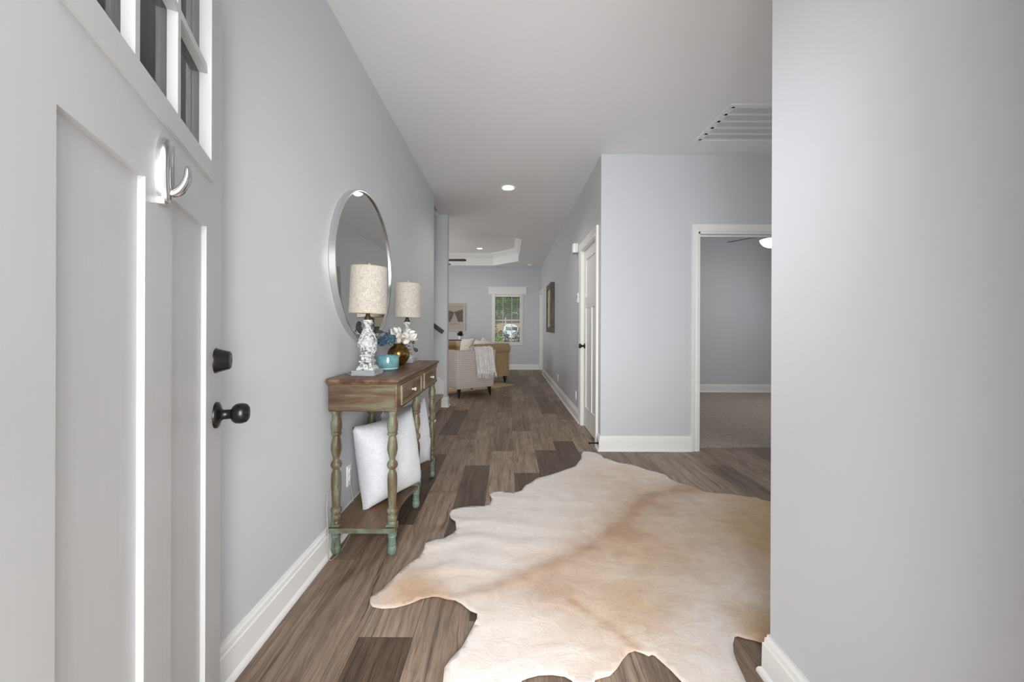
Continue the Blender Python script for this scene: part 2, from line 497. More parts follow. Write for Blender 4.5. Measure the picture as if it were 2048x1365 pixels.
M['tan_brick'] = plain('tan_masonry', lin(168, 144, 116), 0.9, 0, .2, (6, .5, .03))
M['roof_shingle'] = plain('roof_shingle', lin(98, 92, 84), 0.9)
M['grass'] = plain('grass', lin(88, 108, 52), 0.95)
M['concrete'] = plain('concrete', lin(190, 188, 182), 0.9)
M['seasoned_clear'] = plain('clear_cord', lin(176, 160, 150), 0.2)

# ------------------------------------------------------------------ setting: floors, walls, ceiling
H = 2.743
XL, XR = -0.90, 0.853           # hall side walls
YF = 10.40                      # far wall
bm = bm_new(); box(bm, -4.3, 4.7, 0.0, 10.52, -0.1, 0.0)
struct('floor', bm, M['floor'], 'grey brown vinyl plank floor running down the hall')
bm = bm_new(); box(bm, 1.6, 5.3, 3.632, 6.85, 0.0, 0.012)
struct('floor_carpet', bm, M['carpet'], 'beige cut pile carpet beyond the bedroom doorway')
bm = bm_new(); box(bm, -3, 5.4, -3.0, 0.0, -0.12, -0.02)
struct('floor_porch', bm, M['concrete'], 'concrete porch slab outside the front door')
bm = bm_new(); box(bm, -3, 5.4, -2.6, 0.05, 2.75, 2.85)  # overhead slab added out of view to keep sun out of the doorway
struct('ceiling_sun_block', bm, M['ceil'], 'unseen slab added above the front doorway to block the sun')

# ceiling with the tray and the stair opening
TX0, TX1, TY0, TY1, TC, TH = -3.37, 0.227, 6.30, 9.89, 0.63, 0.305
tray = [(TX0 + TC, TY0), (TX1 - TC, TY0), (TX1, TY0 + TC), (TX1, TY1 - TC), (TX1 - TC, TY1), (TX0 + TC, TY1), (TX0, TY1 - TC), (TX0, TY0 + TC)]
stair_hole = [(-4.2, 4.64), (-0.985, 4.64), (-0.985, 5.46), (-4.2, 5.46)]
outer = [(-4.35, 0.1), (5.35, 0.1), (5.35, 10.56), (-4.35, 10.56)]
bm = bm_new()
loops = [[Vector((x, y, 0)) for x, y in l] for l in (outer, tray[::-1], stair_hole[::-1])]
flat = [p for l in loops for p in l]
vv = [bm.verts.new((p.x, p.y, H)) for p in flat]
for t in tessellate_polygon(loops):
    try: bm.faces.new([vv[i] for i in t])
    except ValueError: pass
n0, n1 = len(outer), len(tray)
top = [bm.verts.new((x, y, H + TH)) for x, y in tray[::-1]]
for i in range(n1):
    j = (i + 1) % n1
    bm.faces.new((vv[n0 + i], vv[n0 + j], top[j], top[i]))
bm.faces.new(top)
st = [bm.verts.new((x, y, H + 2.4)) for x, y in stair_hole[::-1]]
for i in range(4):
    j = (i + 1) % 4
    bm.faces.new((vv[n0 + n1 + i], vv[n0 + n1 + j], st[j], st[i]))
bm.faces.new(st)
struct('ceiling', bm, M['ceil'], 'white ceiling with a tray recess over the living room')
bm = bm_new()
crown = [(0, H + TH - 0.115), (0.012, H + TH - 0.115), (0.022, H + TH - 0.10), (0.06, H + TH - 0.045), (0.085, H + TH - 0.028), (0.095, H + TH - 0.012), (0.095, H + TH), (0, H + TH)]
sweep(bm, tray, crown, closed=True)
struct('trim_1', bm, M['trim'], 'white crown moulding around the tray ceiling', smooth=35)

def wall(name, boxes, label=None, mat='wall'):
    bm = bm_new()
    for b in boxes: box(bm, *b)
    return struct(name, bm, M[mat], label)
wall('wall_left', [(XL - 0.12, XL, 0.27, 4.605, 0, H)], 'pale grey hall wall behind the console table')
wall('wall_front', [(-1.02, -0.46, 0.13, 0.27, 0, H), (0.48, 4.7, 0.13, 0.27, 0, H), (-0.46, 0.48, 0.13, 0.27, 2.06, H)], 'wall around the front doorway')
wall('wall_entry', [(XR, XR + 0.12, 0.27, 1.2415, 0, H)], 'pale grey wall end filling the right edge')
wall('wall_foyer', [(4.6, 4.7, 0.27, 3.538, 0, H)], 'side wall of the foyer')
BX0, BX1, BZ = 1.753, 2.565, 2.03
wall('wall_center', [(XR, BX0, 3.538, 3.653, 0, H), (BX1, 5.3, 3.538, 3.653, 0, H), (BX0, BX1, 3.538, 3.653, BZ, H)], 'bright grey wall left of the bedroom doorway')
CY0, CY1, CZ = 3.724, 4.461, 2.035
DY0, DY1 = 9.545, 10.30
wall('wall_right', [(XR, XR + 0.115, 3.653, CY0, 0, H), (XR, XR + 0.115, CY0, CY1, CZ, H), (XR, XR + 0.115, CY1, DY0, 0, H),
                    (XR, XR + 0.115, DY0, DY1, CZ, H), (XR, XR + 0.115, DY1, YF, 0, H)], 'pale grey hall wall on the right beyond the closet')
wall('wall_bedroom_left', [(1.6, 1.7, 3.653, 6.75, 0, H)])
wall('wall_bedroom_back', [(1.6, 5.3, 6.75, 6.85, 0, H)], 'blue grey bedroom wall seen through the doorway')
wall('wall_bedroom_right', [(5.2, 5.3, 3.653, 6.75, 0, H)])
WX0, WX1, WZ0, WZ1 = -0.455, 0.392, 0.66, 2.045
wall('wall_back', [(-4.3, WX0, YF, YF + 0.12, 0, H), (WX1, XR + 0.115, YF, YF + 0.12, 0, H), (WX0, WX1, YF, YF + 0.12, 0, WZ0), (WX0, WX1, YF, YF + 0.12, WZ1, H)], 'far living room wall with the window')
wall('wall_living_left', [(-4.3, -4.2, 5.58, YF, 0, H)])
wall('wall_stair', [(-4.2, -0.875, 5.46, 5.58, 0, H)], 'narrow wall end beyond the stairs')
wall('wall_stair_near', [(-4.2, -1.02, 4.485, 4.605, 0, H)])
wall('wall_stair_left', [(-4.3, -4.2, 4.485, 5.58, 0, H)])

# baseboards
BASE = [(0, 0), (0.028, 0), (0.028, 0.008), (0.024, 0.018), (0.017, 0.024), (0.016, 0.104), (0.012, 0.108), (0.011, 0.124), (0.007, 0.128), (0.006, 0.138), (0, 0.140)]
BASE2 = [(o, t + 0.012) for o, t in BASE]
def base(name, path, prof=BASE, label=None):
    bm = bm_new(); sweep(bm, path, prof)
    return struct(name, bm, M['trim'], label, smooth=40)
base('baseboard_left', [(-1.02, 4.605), (XL, 4.605), (XL, 0.27)], label='white baseboard along the left hall wall')
base('baseboard_entry', [(XR, 0.27), (XR, 1.2415), (XR + 0.12, 1.2415), (XR + 0.12, 0.27)], label='white baseboard around the foreground wall end')
base('baseboard_center', [(1.688, 3.538), (XR, 3.538), (XR, 3.641)], label='white baseboard under the bright wall')
base('baseboard_right', [(XR, 4.544), (XR, 9.462)], label='white baseboard along the right hall wall')
base('baseboard_back', [(0.845, YF), (-4.2, YF), (-4.2, 5.58), (-0.875, 5.58), (-0.875, 5.46), (-0.953, 5.46)], label='white baseboard around the living room')
base('baseboard_bedroom', [(5.2, 6.75), (1.7, 6.75)], BASE2, label='white baseboard on the bedroom wall')

# casings
CAS = [(0, 0), (0, 0.011), (0.006, 0.014), (0.024, 0.014), (0.030, 0.011), (0.042, 0.012), (0.058, 0.017), (0.066, 0.020), (0.083, 0.020), (0.083, 0)]
def scaled(prof, w): return [(o * w / 0.083, t) for o, t in prof]
bm = bm_new()
fr = lambda a, b, t: (a, 3.538 - t, b)
sweep(bm, [(BX0, 0), (BX0, BZ), (BX1, BZ), (BX1, 0)], scaled(CAS, 0.066), fr)
struct('trim_2', bm, M['trim'], 'white casing around the bedroom doorway', smooth=30)
bm = bm_new()
box(bm, BX0, BX0 + 0.018, 3.538, 3.653, 0, BZ); box(bm, BX1 - 0.018, BX1, 3.538, 3.653, 0, BZ); box(bm, BX0, BX1, 3.538, 3.653, BZ - 0.018, BZ)
box(bm, BX0 + 0.018, BX1 - 0.018, 3.60, 3.635, BZ - 0.03, BZ - 0.018)
box(bm, BX0 + 0.018, BX0 + 0.028, 3.60, 3.635, 0, BZ - 0.018); box(bm, BX1 - 0.028, BX1 - 0.018, 3.60, 3.635, 0, BZ - 0.018)
struct('trim_3', bm, M['trim'], 'white jamb lining the bedroom doorway')
fl = lambda a, b, t: (XR - t, a, b)
bm = bm_new()
sweep(bm, [(CY0, 0), (CY0, CZ), (CY1, CZ), (CY1, 0)], CAS, fl)
box(bm, XR, XR + 0.115, CY0, CY0 + 0.012, 0, CZ); box(bm, XR, XR + 0.115, CY1 - 0.012, CY1, 0, CZ); box(bm, XR, XR + 0.115, CY0, CY1, CZ - 0.012, CZ)
struct('trim_4', bm, M['trim'], 'white casing around the closet door', smooth=30)
bm = bm_new()
sweep(bm, [(DY0, 0), (DY0, CZ), (DY1, CZ), (DY1, 0)], CAS, fl)
box(bm, XR, XR + 0.115, DY0, DY0 + 0.012, 0, CZ); box(bm, XR, XR + 0.115, DY1 - 0.012, DY1, 0, CZ); box(bm, XR, XR + 0.115, DY0, DY1, CZ - 0.012, CZ)
struct('trim_5', bm, M['trim'], 'white casing around the far hall door', smooth=30)
bm = bm_new()   # front door jamb
box(bm, -0.46, -0.44, 0.12, 0.275, 0, 2.06); box(bm, 0.46, 0.48, 0.12, 0.275, 0, 2.06); box(bm, -0.44, 0.46, 0.12, 0.275, 2.04, 2.06)
struct('trim_6', bm, M['trim'], 'white jamb of the front doorway')
# skirt board of the stairs
bm = bm_new()
prism(bm, [(-0.875 - 0.045, 0.152), (-0.92, 0.343), (-2.6, 1.62), (-2.6, 1.30), (-1.1, 0.12)], 5.444, 5.46, lambda a, b, t: (a, t, b))
prism(bm, [(-0.92, 0.343), (-0.92, 0.36), (-2.6, 1.637), (-2.6, 1.62)], 5.438, 5.46, lambda a, b, t: (a, t, b))
struct('trim_7', bm, M['trim'], 'white sloping skirt board beside the stairs')

# stairs
stairs = thing('staircase', 'carpeted stairs rising left behind the hall wall', 'stairs', (-0.95, 5.0, 0))
for i in range(5):
    x1 = -0.955 - 0.27 * i
    bm = bm_new()
    z1 = 0.19 * (i + 1)
    prof = [(x1, 0), (x1, z1 - 0.05), (x1 + 0.012, z1 - 0.042), (x1 + 0.032, z1 - 0.03), (x1 + 0.036, z1 - 0.014), (x1 + 0.026, z1), (x1 - 0.27, z1), (x1 - 0.27, 0)]
    prism(bm, prof, 4.62, 5.443, lambda a, b, t: (a + 0.95, t - 5.0, b))
    obj('step', bm, M['carpet'], stairs, 40)

# ------------------------------------------------------------------ doors
def panel_leaf(W, Hd, stile, rails, mid, T=0.035, d=0.009):
    """rails: list of (z0,z1); mid: (z0,z1,x0,x1) mullions; leaf x 0..W, face at y=0, body to y=T"""
    bm = bm_new()
    box(bm, 0, stile, 0, T, 0, Hd); box(bm, W - stile, W, 0, T, 0, Hd)
    for z0, z1 in rails: box(bm, stile, W - stile, 0, T, z0, z1)
    for z0, z1, x0, x1 in mid: box(bm, x0, x1, 0, T, z0, z1)
    box(bm, stile, W - stile, d, T - d, 0.05, Hd - 0.05)
    return bm

# front door, swung open; local x runs from the free edge to the hinge, local y is the outside face normal
TH_D = R(25)
DW, DH = 0.834, 2.03
d1 = thing('door_1', 'grey panelled front door with six panes standing open at the left', 'door', (-0.785, 1.045, 0.012), -(PI / 2 - TH_D))
d1['kind'] = 'structure'
T = 0.044
bm = bm_new()
SI, MU0, MU1 = 0.139, 0.359, 0.475
LX0, LX1, LZ0, LZ1 = 0.1275, 0.703, 1.525, 1.93
box(bm, 0, 0.1275, -T, 0, 0, DH); box(bm, 0.703, DW, -T, 0, 0, DH)
box(bm, 0.1275, SI, -T, 0, 0, 1.365); box(bm, 0.695, 0.703, -T, 0, 0, 1.365)
box(bm, SI, 0.695, -T, 0, 0, 0.24)
box(bm, MU0, MU1, -T, 0, 0.24, 1.365)
box(bm, 0.1275, 0.703, -T, 0, 1.365, LZ0)
box(bm, 0.1275, 0.703, -T, 0, LZ1, DH)
box(bm, SI, 0.695, -T + 0.010, -0.010, 0.2, 1.40)
obj('door_slab', bm, M['door'], d1)
bm = bm_new()   # raised moulding round the lites
for b in ((LX0 - 0.018, LX1 + 0.018, 1.483, LZ0 + 0.002), (LX0 - 0.018, LX0 + 0.002, LZ0, LZ1 + 0.03), (LX1 - 0.002, LX1 + 0.018, LZ0, LZ1 + 0.03), (LX0, LX1, LZ1 - 0.002, LZ1 + 0.03)):
    box(bm, b[0], b[1], -0.003, 0.007, b[2], b[3])
obj('lite_moulding', bm, M['door'], d1)
mx = [(0.3129, 0.3285), (0.4926, 0.5082)]
mz = (1.738, 1.755)
bm = bm_new()
for a, b in mx: box(bm, a, b, -T + 0.005, -0.001, LZ0, LZ1)
xs = [LX0, mx[0][0], mx[0][1], mx[1][0], mx[1][1], LX1]
for i in (0, 2, 4): box(bm, xs[i], xs[i + 1], -T + 0.005, -0.001, *mz)
obj('muntin_grille', bm, M['door'], d1)
for i in (0, 2, 4):
    for z0, z1 in ((LZ0, mz[0]), (mz[1], LZ1)):
        bm = bm_new(); box(bm, xs[i] + 0.0005, xs[i + 1] - 0.0005, -0.024, -0.018, z0 + 0.0005, z1 - 0.0005)
        obj('glass_pane', bm, M['doorglass'], d1)
# knob and deadbolt: lathe axis along +y
LY = Matrix.Rotation(-PI / 2, 4, 'X')
def on_door(s, z): return Matrix.Translation((s, 0, z)) @ LY
bm = bm_new()
lathe(bm, [(0.034, 0.0), (0.034, 0.004), (0.032, 0.007), (0.026, 0.010), (0.016, 0.013), (0.0125, 0.018), (0.0125, 0.032), (0.0135, 0.034), (0.020, 0.037), (0.0255, 0.044), (0.027, 0.053), (0.0265, 0.061), (0.0235, 0.069), (0.017, 0.0735), (0.013, 0.074), (0.0125, 0.0725), (0.0115, 0.0725), (0.011, 0.0745)], 40, on_door(0.0535, 0.893))
kn = obj('door_knob', bm, M['bronze'], d1, 40); kn['label'] = 'dark bronze round knob'
bm = bm_new(); box(bm, 0.0523, 0.0547, 0.0740, 0.0752, 0.8855, 0.9005)
obj('keyway', bm, M['darkslot'], kn)
bm = bm_new()
lathe(bm, [(0.033, 0.0), (0.033, 0.002), (0.031, 0.005), (0.0235, 0.030), (0.022, 0.032), (0.018, 0.0325), (0.0175, 0.0315), (0.0165, 0.0315), (0.016, 0.0330)], 40, on_door(0.0535, 1.035))
db = obj('deadbolt', bm, M['bronze'], d1, 40); db['label'] = 'dark bronze tapered deadbolt'
bm = bm_new(); box(bm, 0.0523, 0.0547, 0.0325, 0.0336, 1.026, 1.042)
obj('keyway', bm, M['darkslot'], db)
for z in (0.25, 1.05, 1.80):
    bm = bm_new(); lathe(bm, [(0.007, z - 0.05), (0.007, z + 0.05)], 12, Matrix.Translation((DW + 0.005, 0.003, 0)))
    obj('hinge', bm, M['bronze'], d1, 40)

# silver hook fixed to the door's lock rail
hk = thing('wreath_hook', 'shiny silver curved hook fixed on the open front door', 'hook', d1.location, d1.rotation_euler.z)
def hookbase():
    bm = bm_new()
    n = 14
    rings = []
    zc, hz = 1.396, 0.058
    secs = [(0.0, 1.0), (0.010, 1.0), (0.016, 0.86), (0.019, 0.55), (0.0195, 0.2)]
    outl = []
    for i in range(40):
        a = 2 * PI * i / 40
        cz, sx = math.sin(a), math.cos(a)
        outl.append((0.021 * math.copysign(abs(sx) ** 1.15, sx) * (1 - 0.08 * cz), hz * math.copysign(abs(cz) ** 0.85, cz)))
    for y, k in secs:
        kz = 0.35 + 0.65 * k if y > 0.012 else 1
        rings.append([bm.verts.new((0.417 + x * k, y * (1 - 0.0), zc + z * (1 - (1 - k) * 0.35))) for x, z in outl])
    for a, b in zip(rings, rings[1:]):
        for i in range(40):
            j = (i + 1) % 40; bm.faces.new((a[i], a[j], b[j], b[i]))
    bm.faces.new(rings[0][::-1]); bm.faces.new(rings[-1])
    return bm
obj('backplate', hookbase(), M['chrome'], hk, 50)
bm = bm_new()
pts = []
for i in range(15):
    a = R(-92 + 104 * i / 14)
    pts.append((0.417, 0.012 + 0.027 * math.cos(a), 1.400 + 0.044 * math.sin(a)))
pts = [(0.417, 0.004, 1.357)] + pts
tube(bm, pts, [0.0075] * 8 + [0.007, 0.0068, 0.0065, 0.006, 0.0056, 0.0052, 0.0048, 0.003], 14, flat=1.5)
obj('hook_arm', bm, M['chrome'], hk, 60)
bm = bm_new(); box(bm, 0.405, 0.429, 0.0, 0.010, 1.336, 1.350)
obj('release_tab', bm, M['steel'], hk)

# closet door
def rot_leaf(name, label, loc, rotz):
    d = thing(name, label, 'door', loc, rotz); d['kind'] = 'structure'; return d
d2 = rot_leaf('door_2', 'white three panel closet door with black hinges', (XR + 0.022, CY1 - 0.013, 0.012), -PI / 2)
lw, lh = CY1 - CY0 - 0.026, 2.008
bm = panel_leaf(lw, lh, 0.115, [(0, 0.23), (1.35, 1.475), (lh - 0.115, lh)], [(0.23, 1.35, lw / 2 - 0.055, lw / 2 + 0.055)])
obj('door_slab', bm, M['trim'], d2)
bm = bm_new()
lathe(bm, [(0.032, 0), (0.031, 0.006), (0.014, 0.012), (0.011, 0.018), (0.011, 0.034), (0.020, 0.040), (0.0275, 0.052), (0.025, 0.062), (0.014, 0.068)], 28, Matrix.Translation((0.06, 0, 0.918)) @ Matrix.Rotation(PI / 2, 4, 'X'))
k2 = obj('door_knob', bm, M['black'], d2, 40); k2['label'] = 'black round knob'
for z in (0.27, 1.06, 1.82):
    bm = bm_new()
    lathe(bm, [(0.006, z - 0.046), (0.006, z + 0.046)], 12, Matrix.Translation((lw + 0.001, -0.0065, 0)))
    box(bm, lw - 0.014, lw + 0.0, -0.002, 0.004, z - 0.045, z + 0.045)
    obj('hinge', bm, M['black'], d2, 40)
d3 = rot_leaf('door_3', 'white door in the far right corner of the living room', (XR + 0.06, DY1 - 0.013, 0.012), -PI / 2)
lw3 = DY1 - DY0 - 0.026
bm = panel_leaf(lw3, lh, 0.115, [(0, 0.23), (1.35, 1.475), (lh - 0.115, lh)], [(0.23, 1.35, lw3 / 2 - 0.055, lw3 / 2 + 0.055)])
obj('door_slab', bm, M['trim'], d3)

# ------------------------------------------------------------------ window
w1 = thing('window_1', 'white cased double hung window in the far living room wall', 'window', (0, 0, 0)); w1['kind'] = 'structure'
fb = lambda a, b, t: (a, YF - t, b)
FC = [(0, 0), (0, 0.012), (0.012, 0.016), (0.05, 0.016), (0.06, 0.02), (0.09, 0.02), (0.09, 0)]
bm = bm_new()
sweep(bm, [(WX1, WZ1), (WX1, WZ0 - 0.0), (WX0, WZ0 - 0.0), (WX0, WZ1)], [(-o, t) for o, t in FC], fb)
obj('casing', bm, M['trim'], w1, 30)
bm = bm_new()
box(bm, WX0 - 0.098, WX1 + 0.098, YF - 0.026, YF, WZ1, WZ1 + 0.016)
box(bm, WX0 - 0.090, WX1 + 0.090, YF - 0.020, YF, WZ1 + 0.016, WZ1 + 0.185)
box(bm, WX0 - 0.112, WX1 + 0.112, YF - 0.042, YF, WZ1 + 0.185, WZ1 + 0.205)
obj('head_casing', bm, M['trim'], w1)
bm = bm_new()
box(bm, WX0, WX0 + 0.02, YF, YF + 0.12, WZ0, WZ1); box(bm, WX1 - 0.02, WX1, YF, YF + 0.12, WZ0, WZ1)
box(bm, WX0, WX1, YF, YF + 0.12, WZ1 - 0.02, WZ1); box(bm, WX0, WX1, YF, YF + 0.12, WZ0, WZ0 + 0.02)
obj('window_jamb', bm, M['trim'], w1)
ix0, ix1 = WX0 + 0.02, WX1 - 0.02
zm = 1.335
def sash(z0, z1, y0, muntins):
    bm = bm_new(); s = 0.035
    box(bm, ix0, ix0 + s, y0, y0 + 0.03, z0, z1); box(bm, ix1 - s, ix1, y0, y0 + 0.03, z0, z1)
    box(bm, ix0 + s, ix1 - s, y0, y0 + 0.03, z0, z0 + s); box(bm, ix0 + s, ix1 - s, y0, y0 + 0.03, z1 - s, z1)
    for k in range(1, 3):
        x = ix0 + s + (ix1 - ix0 - 2 * s) * k / 3
        box(bm, x - 0.008, x + 0.008, y0 + 0.008, y0 + 0.022, z0 + s, z1 - s)
    o = obj('sash', bm, M['trim'], w1)
    bm = bm_new(); box(bm, ix0 + s, ix1 - s, y0 + 0.013, y0 + 0.017, z0 + s, z1 - s)
    obj('glass_pane', bm, M['glass'], o)
sash(zm - 0.02, WZ1 - 0.02, YF + 0.082, 3); sash(WZ0 + 0.02, zm + 0.02, YF + 0.050, 3)
bl = thing('window_blind', 'white open slatted blind inside the far window', 'blind', ((ix0 + ix1) / 2, YF + 0.025, WZ0 + 0.02))
bw = (ix1 - ix0) / 2 - 0.006
bm = bm_new(); box(bm, -bw, bw, -0.022, 0.022, 1.30, WZ1 - WZ0 - 0.041)
obj('headrail', bm, M['white'], bl)
bm = bm_new()
nsl = 29
for i in range(nsl):
    z = 0.045 + i * 0.0425
    prism(bm, [(-0.0205, 0.002), (0.0, 0.0005), (0.0205, -0.004), (0.0205, -0.0015), (0.0, 0.003), (-0.0205, 0.0045)], -bw, bw, lambda a, b, t, z=z: (t, a, z + b))
obj('slats', bm, M['white'], bl)
bm = bm_new(); box(bm, -bw, bw, -0.02, 0.02, 0.004, 0.018)
obj('bottom_rail', bm, M['white'], bl)
for x in (-0.27, 0.27):
    bm = bm_new(); tube(bm, [(x, -0.0215, 0.02), (x, -0.0215, 1.30)], 0.0016, 6); tube(bm, [(x, 0.0215, 0.02), (x, 0.0215, 1.30)], 0.0016, 6)
    obj('ladder_cord', bm, M['white'], bl)

# ------------------------------------------------------------------ wall and ceiling fittings
def outlet(label, loc, rotz, group='wall outlets'):
    t = thing('wall_outlet', label, 'outlet', loc, rotz)     # plate faces local -y
    obj('cover_plate', bbox_bevel(-0.035, 0.035, -0.006, 0.0, -0.057, 0.057, 0.003), M['white'], t, 40)
    for z in (0.020, -0.020):
        bm = bm_new(); lathe(bm, [(0.0165, 0), (0.0165, 0.0025), (0.015, 0.003)], 20, Matrix.Translation((0, -0.006, z)) @ Matrix.Rotation(PI / 2, 4, 'X'))
        r = obj('receptacle', bm, M['white'], t, 40)
        bm = bm_new()
        box(bm, -0.0075, -0.0055, -0.0094, -0.0088, z - 0.002, z + 0.007); box(bm, 0.0055, 0.0075, -0.0094, -0.0088, z - 0.002, z + 0.007)
        box(bm, -0.002, 0.002, -0.0094, -0.0088, z - 0.010, z - 0.006)
        obj('slots', bm, M['darkslot'], r)
    return t
outlet('white outlet on the left wall beside the console table', (XL, 2.165, 0.30), PI / 2)
outlet('white outlet low on the right wall nearest the closet door', (XR, 4.816, 0.285), -PI / 2)
outlet('white outlet low on the right wall, middle one before the framed panel', (XR, 6.56, 0.285), -PI / 2)
outlet('white outlet low on the right wall, farthest one near the corner', (XR, 8.75, 0.285), -PI / 2)
outlet('white outlet on the far wall below the window beside the sofa', (0.005 - 0.01, YF, 0.30), 0)

ch = thing('door_chime', 'white door chime box high on the wall beside the closet door', 'door chime', (XR, 4.74, 2.058))
obj('chime_cover', bbox_bevel(-0.064, 0.0, -0.05, 0.05, 0.006, 0.118, 0.006), M['white'], ch, 40)
bm = bm_new(); box(bm, -0.052, -0.006, -0.042, 0.042, 0.0, 0.008)
o = obj('speaker_slot', bm, plain('grey_grille', (.45, .45, .45, 1), .6), ch)
th = thing('thermostat', 'white thermostat on the wall just beyond the closet door', 'thermostat', (XR, 4.61, 1.44))
obj('housing', bbox_bevel(-0.028, 0.0, -0.042, 0.042, 0.0, 0.115, 0.005), M['white'], th, 40)
bm = bm_new(); box(bm, -0.0285, -0.027, -0.025, 0.025, 0.055, 0.09)
obj('display', bm, plain('grey_display', (.35, .38, .36, 1), .3), th)

def downlight(label, x, y, z, r=0.095, energy=10):
    t = thing('recessed_light', label, 'ceiling light', (x, y, z), 0)
    bm = bm_new()
    lathe(bm, [(r * 0.68, -0.001), (r * 0.74, -0.004), (r * 0.97, -0.007), (r, -0.003), (r, 0.0)], 40, cap=False)
    obj('trim_ring', bm, M['white'], t, 40)
    bm = bm_new(); lathe(bm, [(0.001, -0.0052), (r * 0.5, -0.0048), (r * 0.70, -0.002)], 40, cap=False)
    o = obj('lens', bm, M['lens'], t, 40); o['label'] = 'glowing lens'
    light('recessed_lamp', 'SPOT', (x, y, z - 0.03), (0, 0, 0), energy, (1, .93, .84), spot=R(150), blend=0.8, radius=0.07)
downlight('lit round recessed light in the hall ceiling', -0.01, 4.39, H, 0.095, 36)
downlight('lit round recessed light in the tray ceiling beyond', -0.70, 9.23, H + TH, 0.085, 20)

sm = thing('smoke_detector', 'small white round disc on the ceiling in the far corner', 'smoke detector', (0.545, 9.70, H))
bm = bm_new(); lathe(bm, [(0.052, 0), (0.055, -0.008), (0.050, -0.024), (0.030, -0.030), (0.002, -0.031)], 28)
obj('housing', bm, M['white'], sm, 40)
bm = bm_new(); lathe(bm, [(0.062, 0), (0.062, -0.006), (0.054, -0.008)], 28, cap=False)
obj('base_ring', bm, M['white'], sm, 40)
rg = thing('supply_register', 'narrow ceiling air register above the far window', 'air vent', (-0.18, 10.05, H))
bm = bm_new()
for b in ((-0.15, 0.15, -0.06, -0.045), (-0.15, 0.15, 0.045, 0.06), (-0.15, -0.135, -0.045, 0.045), (0.135, 0.15, -0.045, 0.045)): box(bm, b[0], b[1], b[2], b[3], -0.006, 0)
obj('frame', bm, M['white'], rg)
bm = bm_new()
for i in range(7):
    y = -0.038 + i * 0.0126
    prism(bm, [(y, -0.005), (y + 0.002, -0.005), (y + 0.010, -0.0005), (y + 0.008, -0.0005)], -0.135, 0.135, lambda a, b, t: (t, a, b))
obj('louvers', bm, M['white'], rg)

# return air grille in the foyer ceiling
gr = thing('return_grille', 'large white louvred return air grille in the foyer ceiling', 'air vent', (1.582, 2.73, H))
GX, GY = 0.80, 0.548
bm = bm_new()
for b in ((0, GX, 0, 0.024), (0, GX, GY - 0.024, GY), (0, 0.024, 0.024, GY - 0.024), (GX - 0.024, GX, 0.024, GY - 0.024)):
    box(bm, b[0], b[1], b[2], b[3], -0.010, 0)
obj('frame', bm, M['white'], gr)
bm = bm_new()
y0, n = 0.024, 5
bar = 0.022; cell = (GY - 0.048 - bar * (n + 1)) / n
for k in range(n + 1):
    yy = y0 + k * (cell + bar); box(bm, 0.024, GX - 0.024, yy, yy + bar, -0.007, -0.003)
box(bm, 0.024, 0.05, y0, GY - 0.024, -0.007, -0.003)
fp = obj('face_plate', bm, M['white'], gr)
bm = bm_new()
for k in range(n):
    ya = y0 + bar + k * (cell + bar); yb = ya + cell
    x = 0.05
    while x < GX - 0.05:
        prism(bm, [(x, -0.0058), (x + 0.0092, -0.0050), (x + 0.0092, -0.0038), (x, -0.0046)], ya, yb, lambda a, b, t: (a, t, b))
        x += 0.0122
obj('louvers', bm, M['white'], fp)
bm = bm_new(); box(bm, 0.02, GX - 0.02, 0.02, GY - 0.02, -0.0018, -0.0004)
obj('duct_backing', bm, M['darkslot'], gr)

# spring door stop on the baseboard corner
ds = thing('door_stop', 'black spring door stop on the baseboard by the closet door', 'door stop', (XR - 0.016, 3.555, 0.066))
bm = bm_new()
pts = [(-0.006 - 0.066 * i / 120, 0.0055 * math.cos(i * 0.9), 0.0055 * math.sin(i * 0.9)) for i in range(121)]
tube(bm, pts, 0.0018, 6)
obj('spring', bm, M['black'], ds, 60)
MX = Matrix.Rotation(-PI / 2, 4, 'Y')
bm = bm_new(); lathe(bm, [(0.014, 0), (0.012, 0.004), (0.006, 0.008)], 16, MX); obj('mount', bm, M['black'], ds, 40)
bm = bm_new(); lathe(bm, [(0.0075, 0.070), (0.0085, 0.074), (0.0085, 0.086), (0.006, 0.090)], 16, MX); obj('tip', bm, M['black'], ds, 40)

# stair handrail
hr = thing('handrail', 'dark wooden handrail end on the stair wall', 'handrail', (-0.92, 5.40, 1.07))
bm = bm_new()
sl = math.tan(R(36))
L = 1.6
prism(bm, [(-0.026, -0.022), (-0.018, -0.03), (0.018, -0.03), (0.026, -0.022), (0.024, 0.012), (0.012, 0.026), (-0.012, 0.026), (-0.024, 0.012)], 0.0, L,
      lambda a, b, t: (-t * math.cos(R(36)) + b * math.sin(R(36)), a, t * math.sin(R(36)) + b * math.cos(R(36))))
obj('rail', bm, M['darkwood'], hr, 30)
for t in (0.25, 1.3):
    bm = bm_new(); x, z = -t * math.cos(R(36)), t * math.sin(R(36))
    tube(bm, [(x, 0.06, z - 0.07), (x, 0.03, z - 0.07), (x, 0.004, z - 0.055), (x, 0, z - 0.03)], 0.007, 8)
    lathe(bm, [(0.028, 0), (0.026, 0.006)], 18, Matrix.Translation((x, 0.06, z - 0.07)) @ Matrix.Rotation(PI / 2, 4, 'X'))
    obj('bracket', bm, M['bronze'], hr, 40)

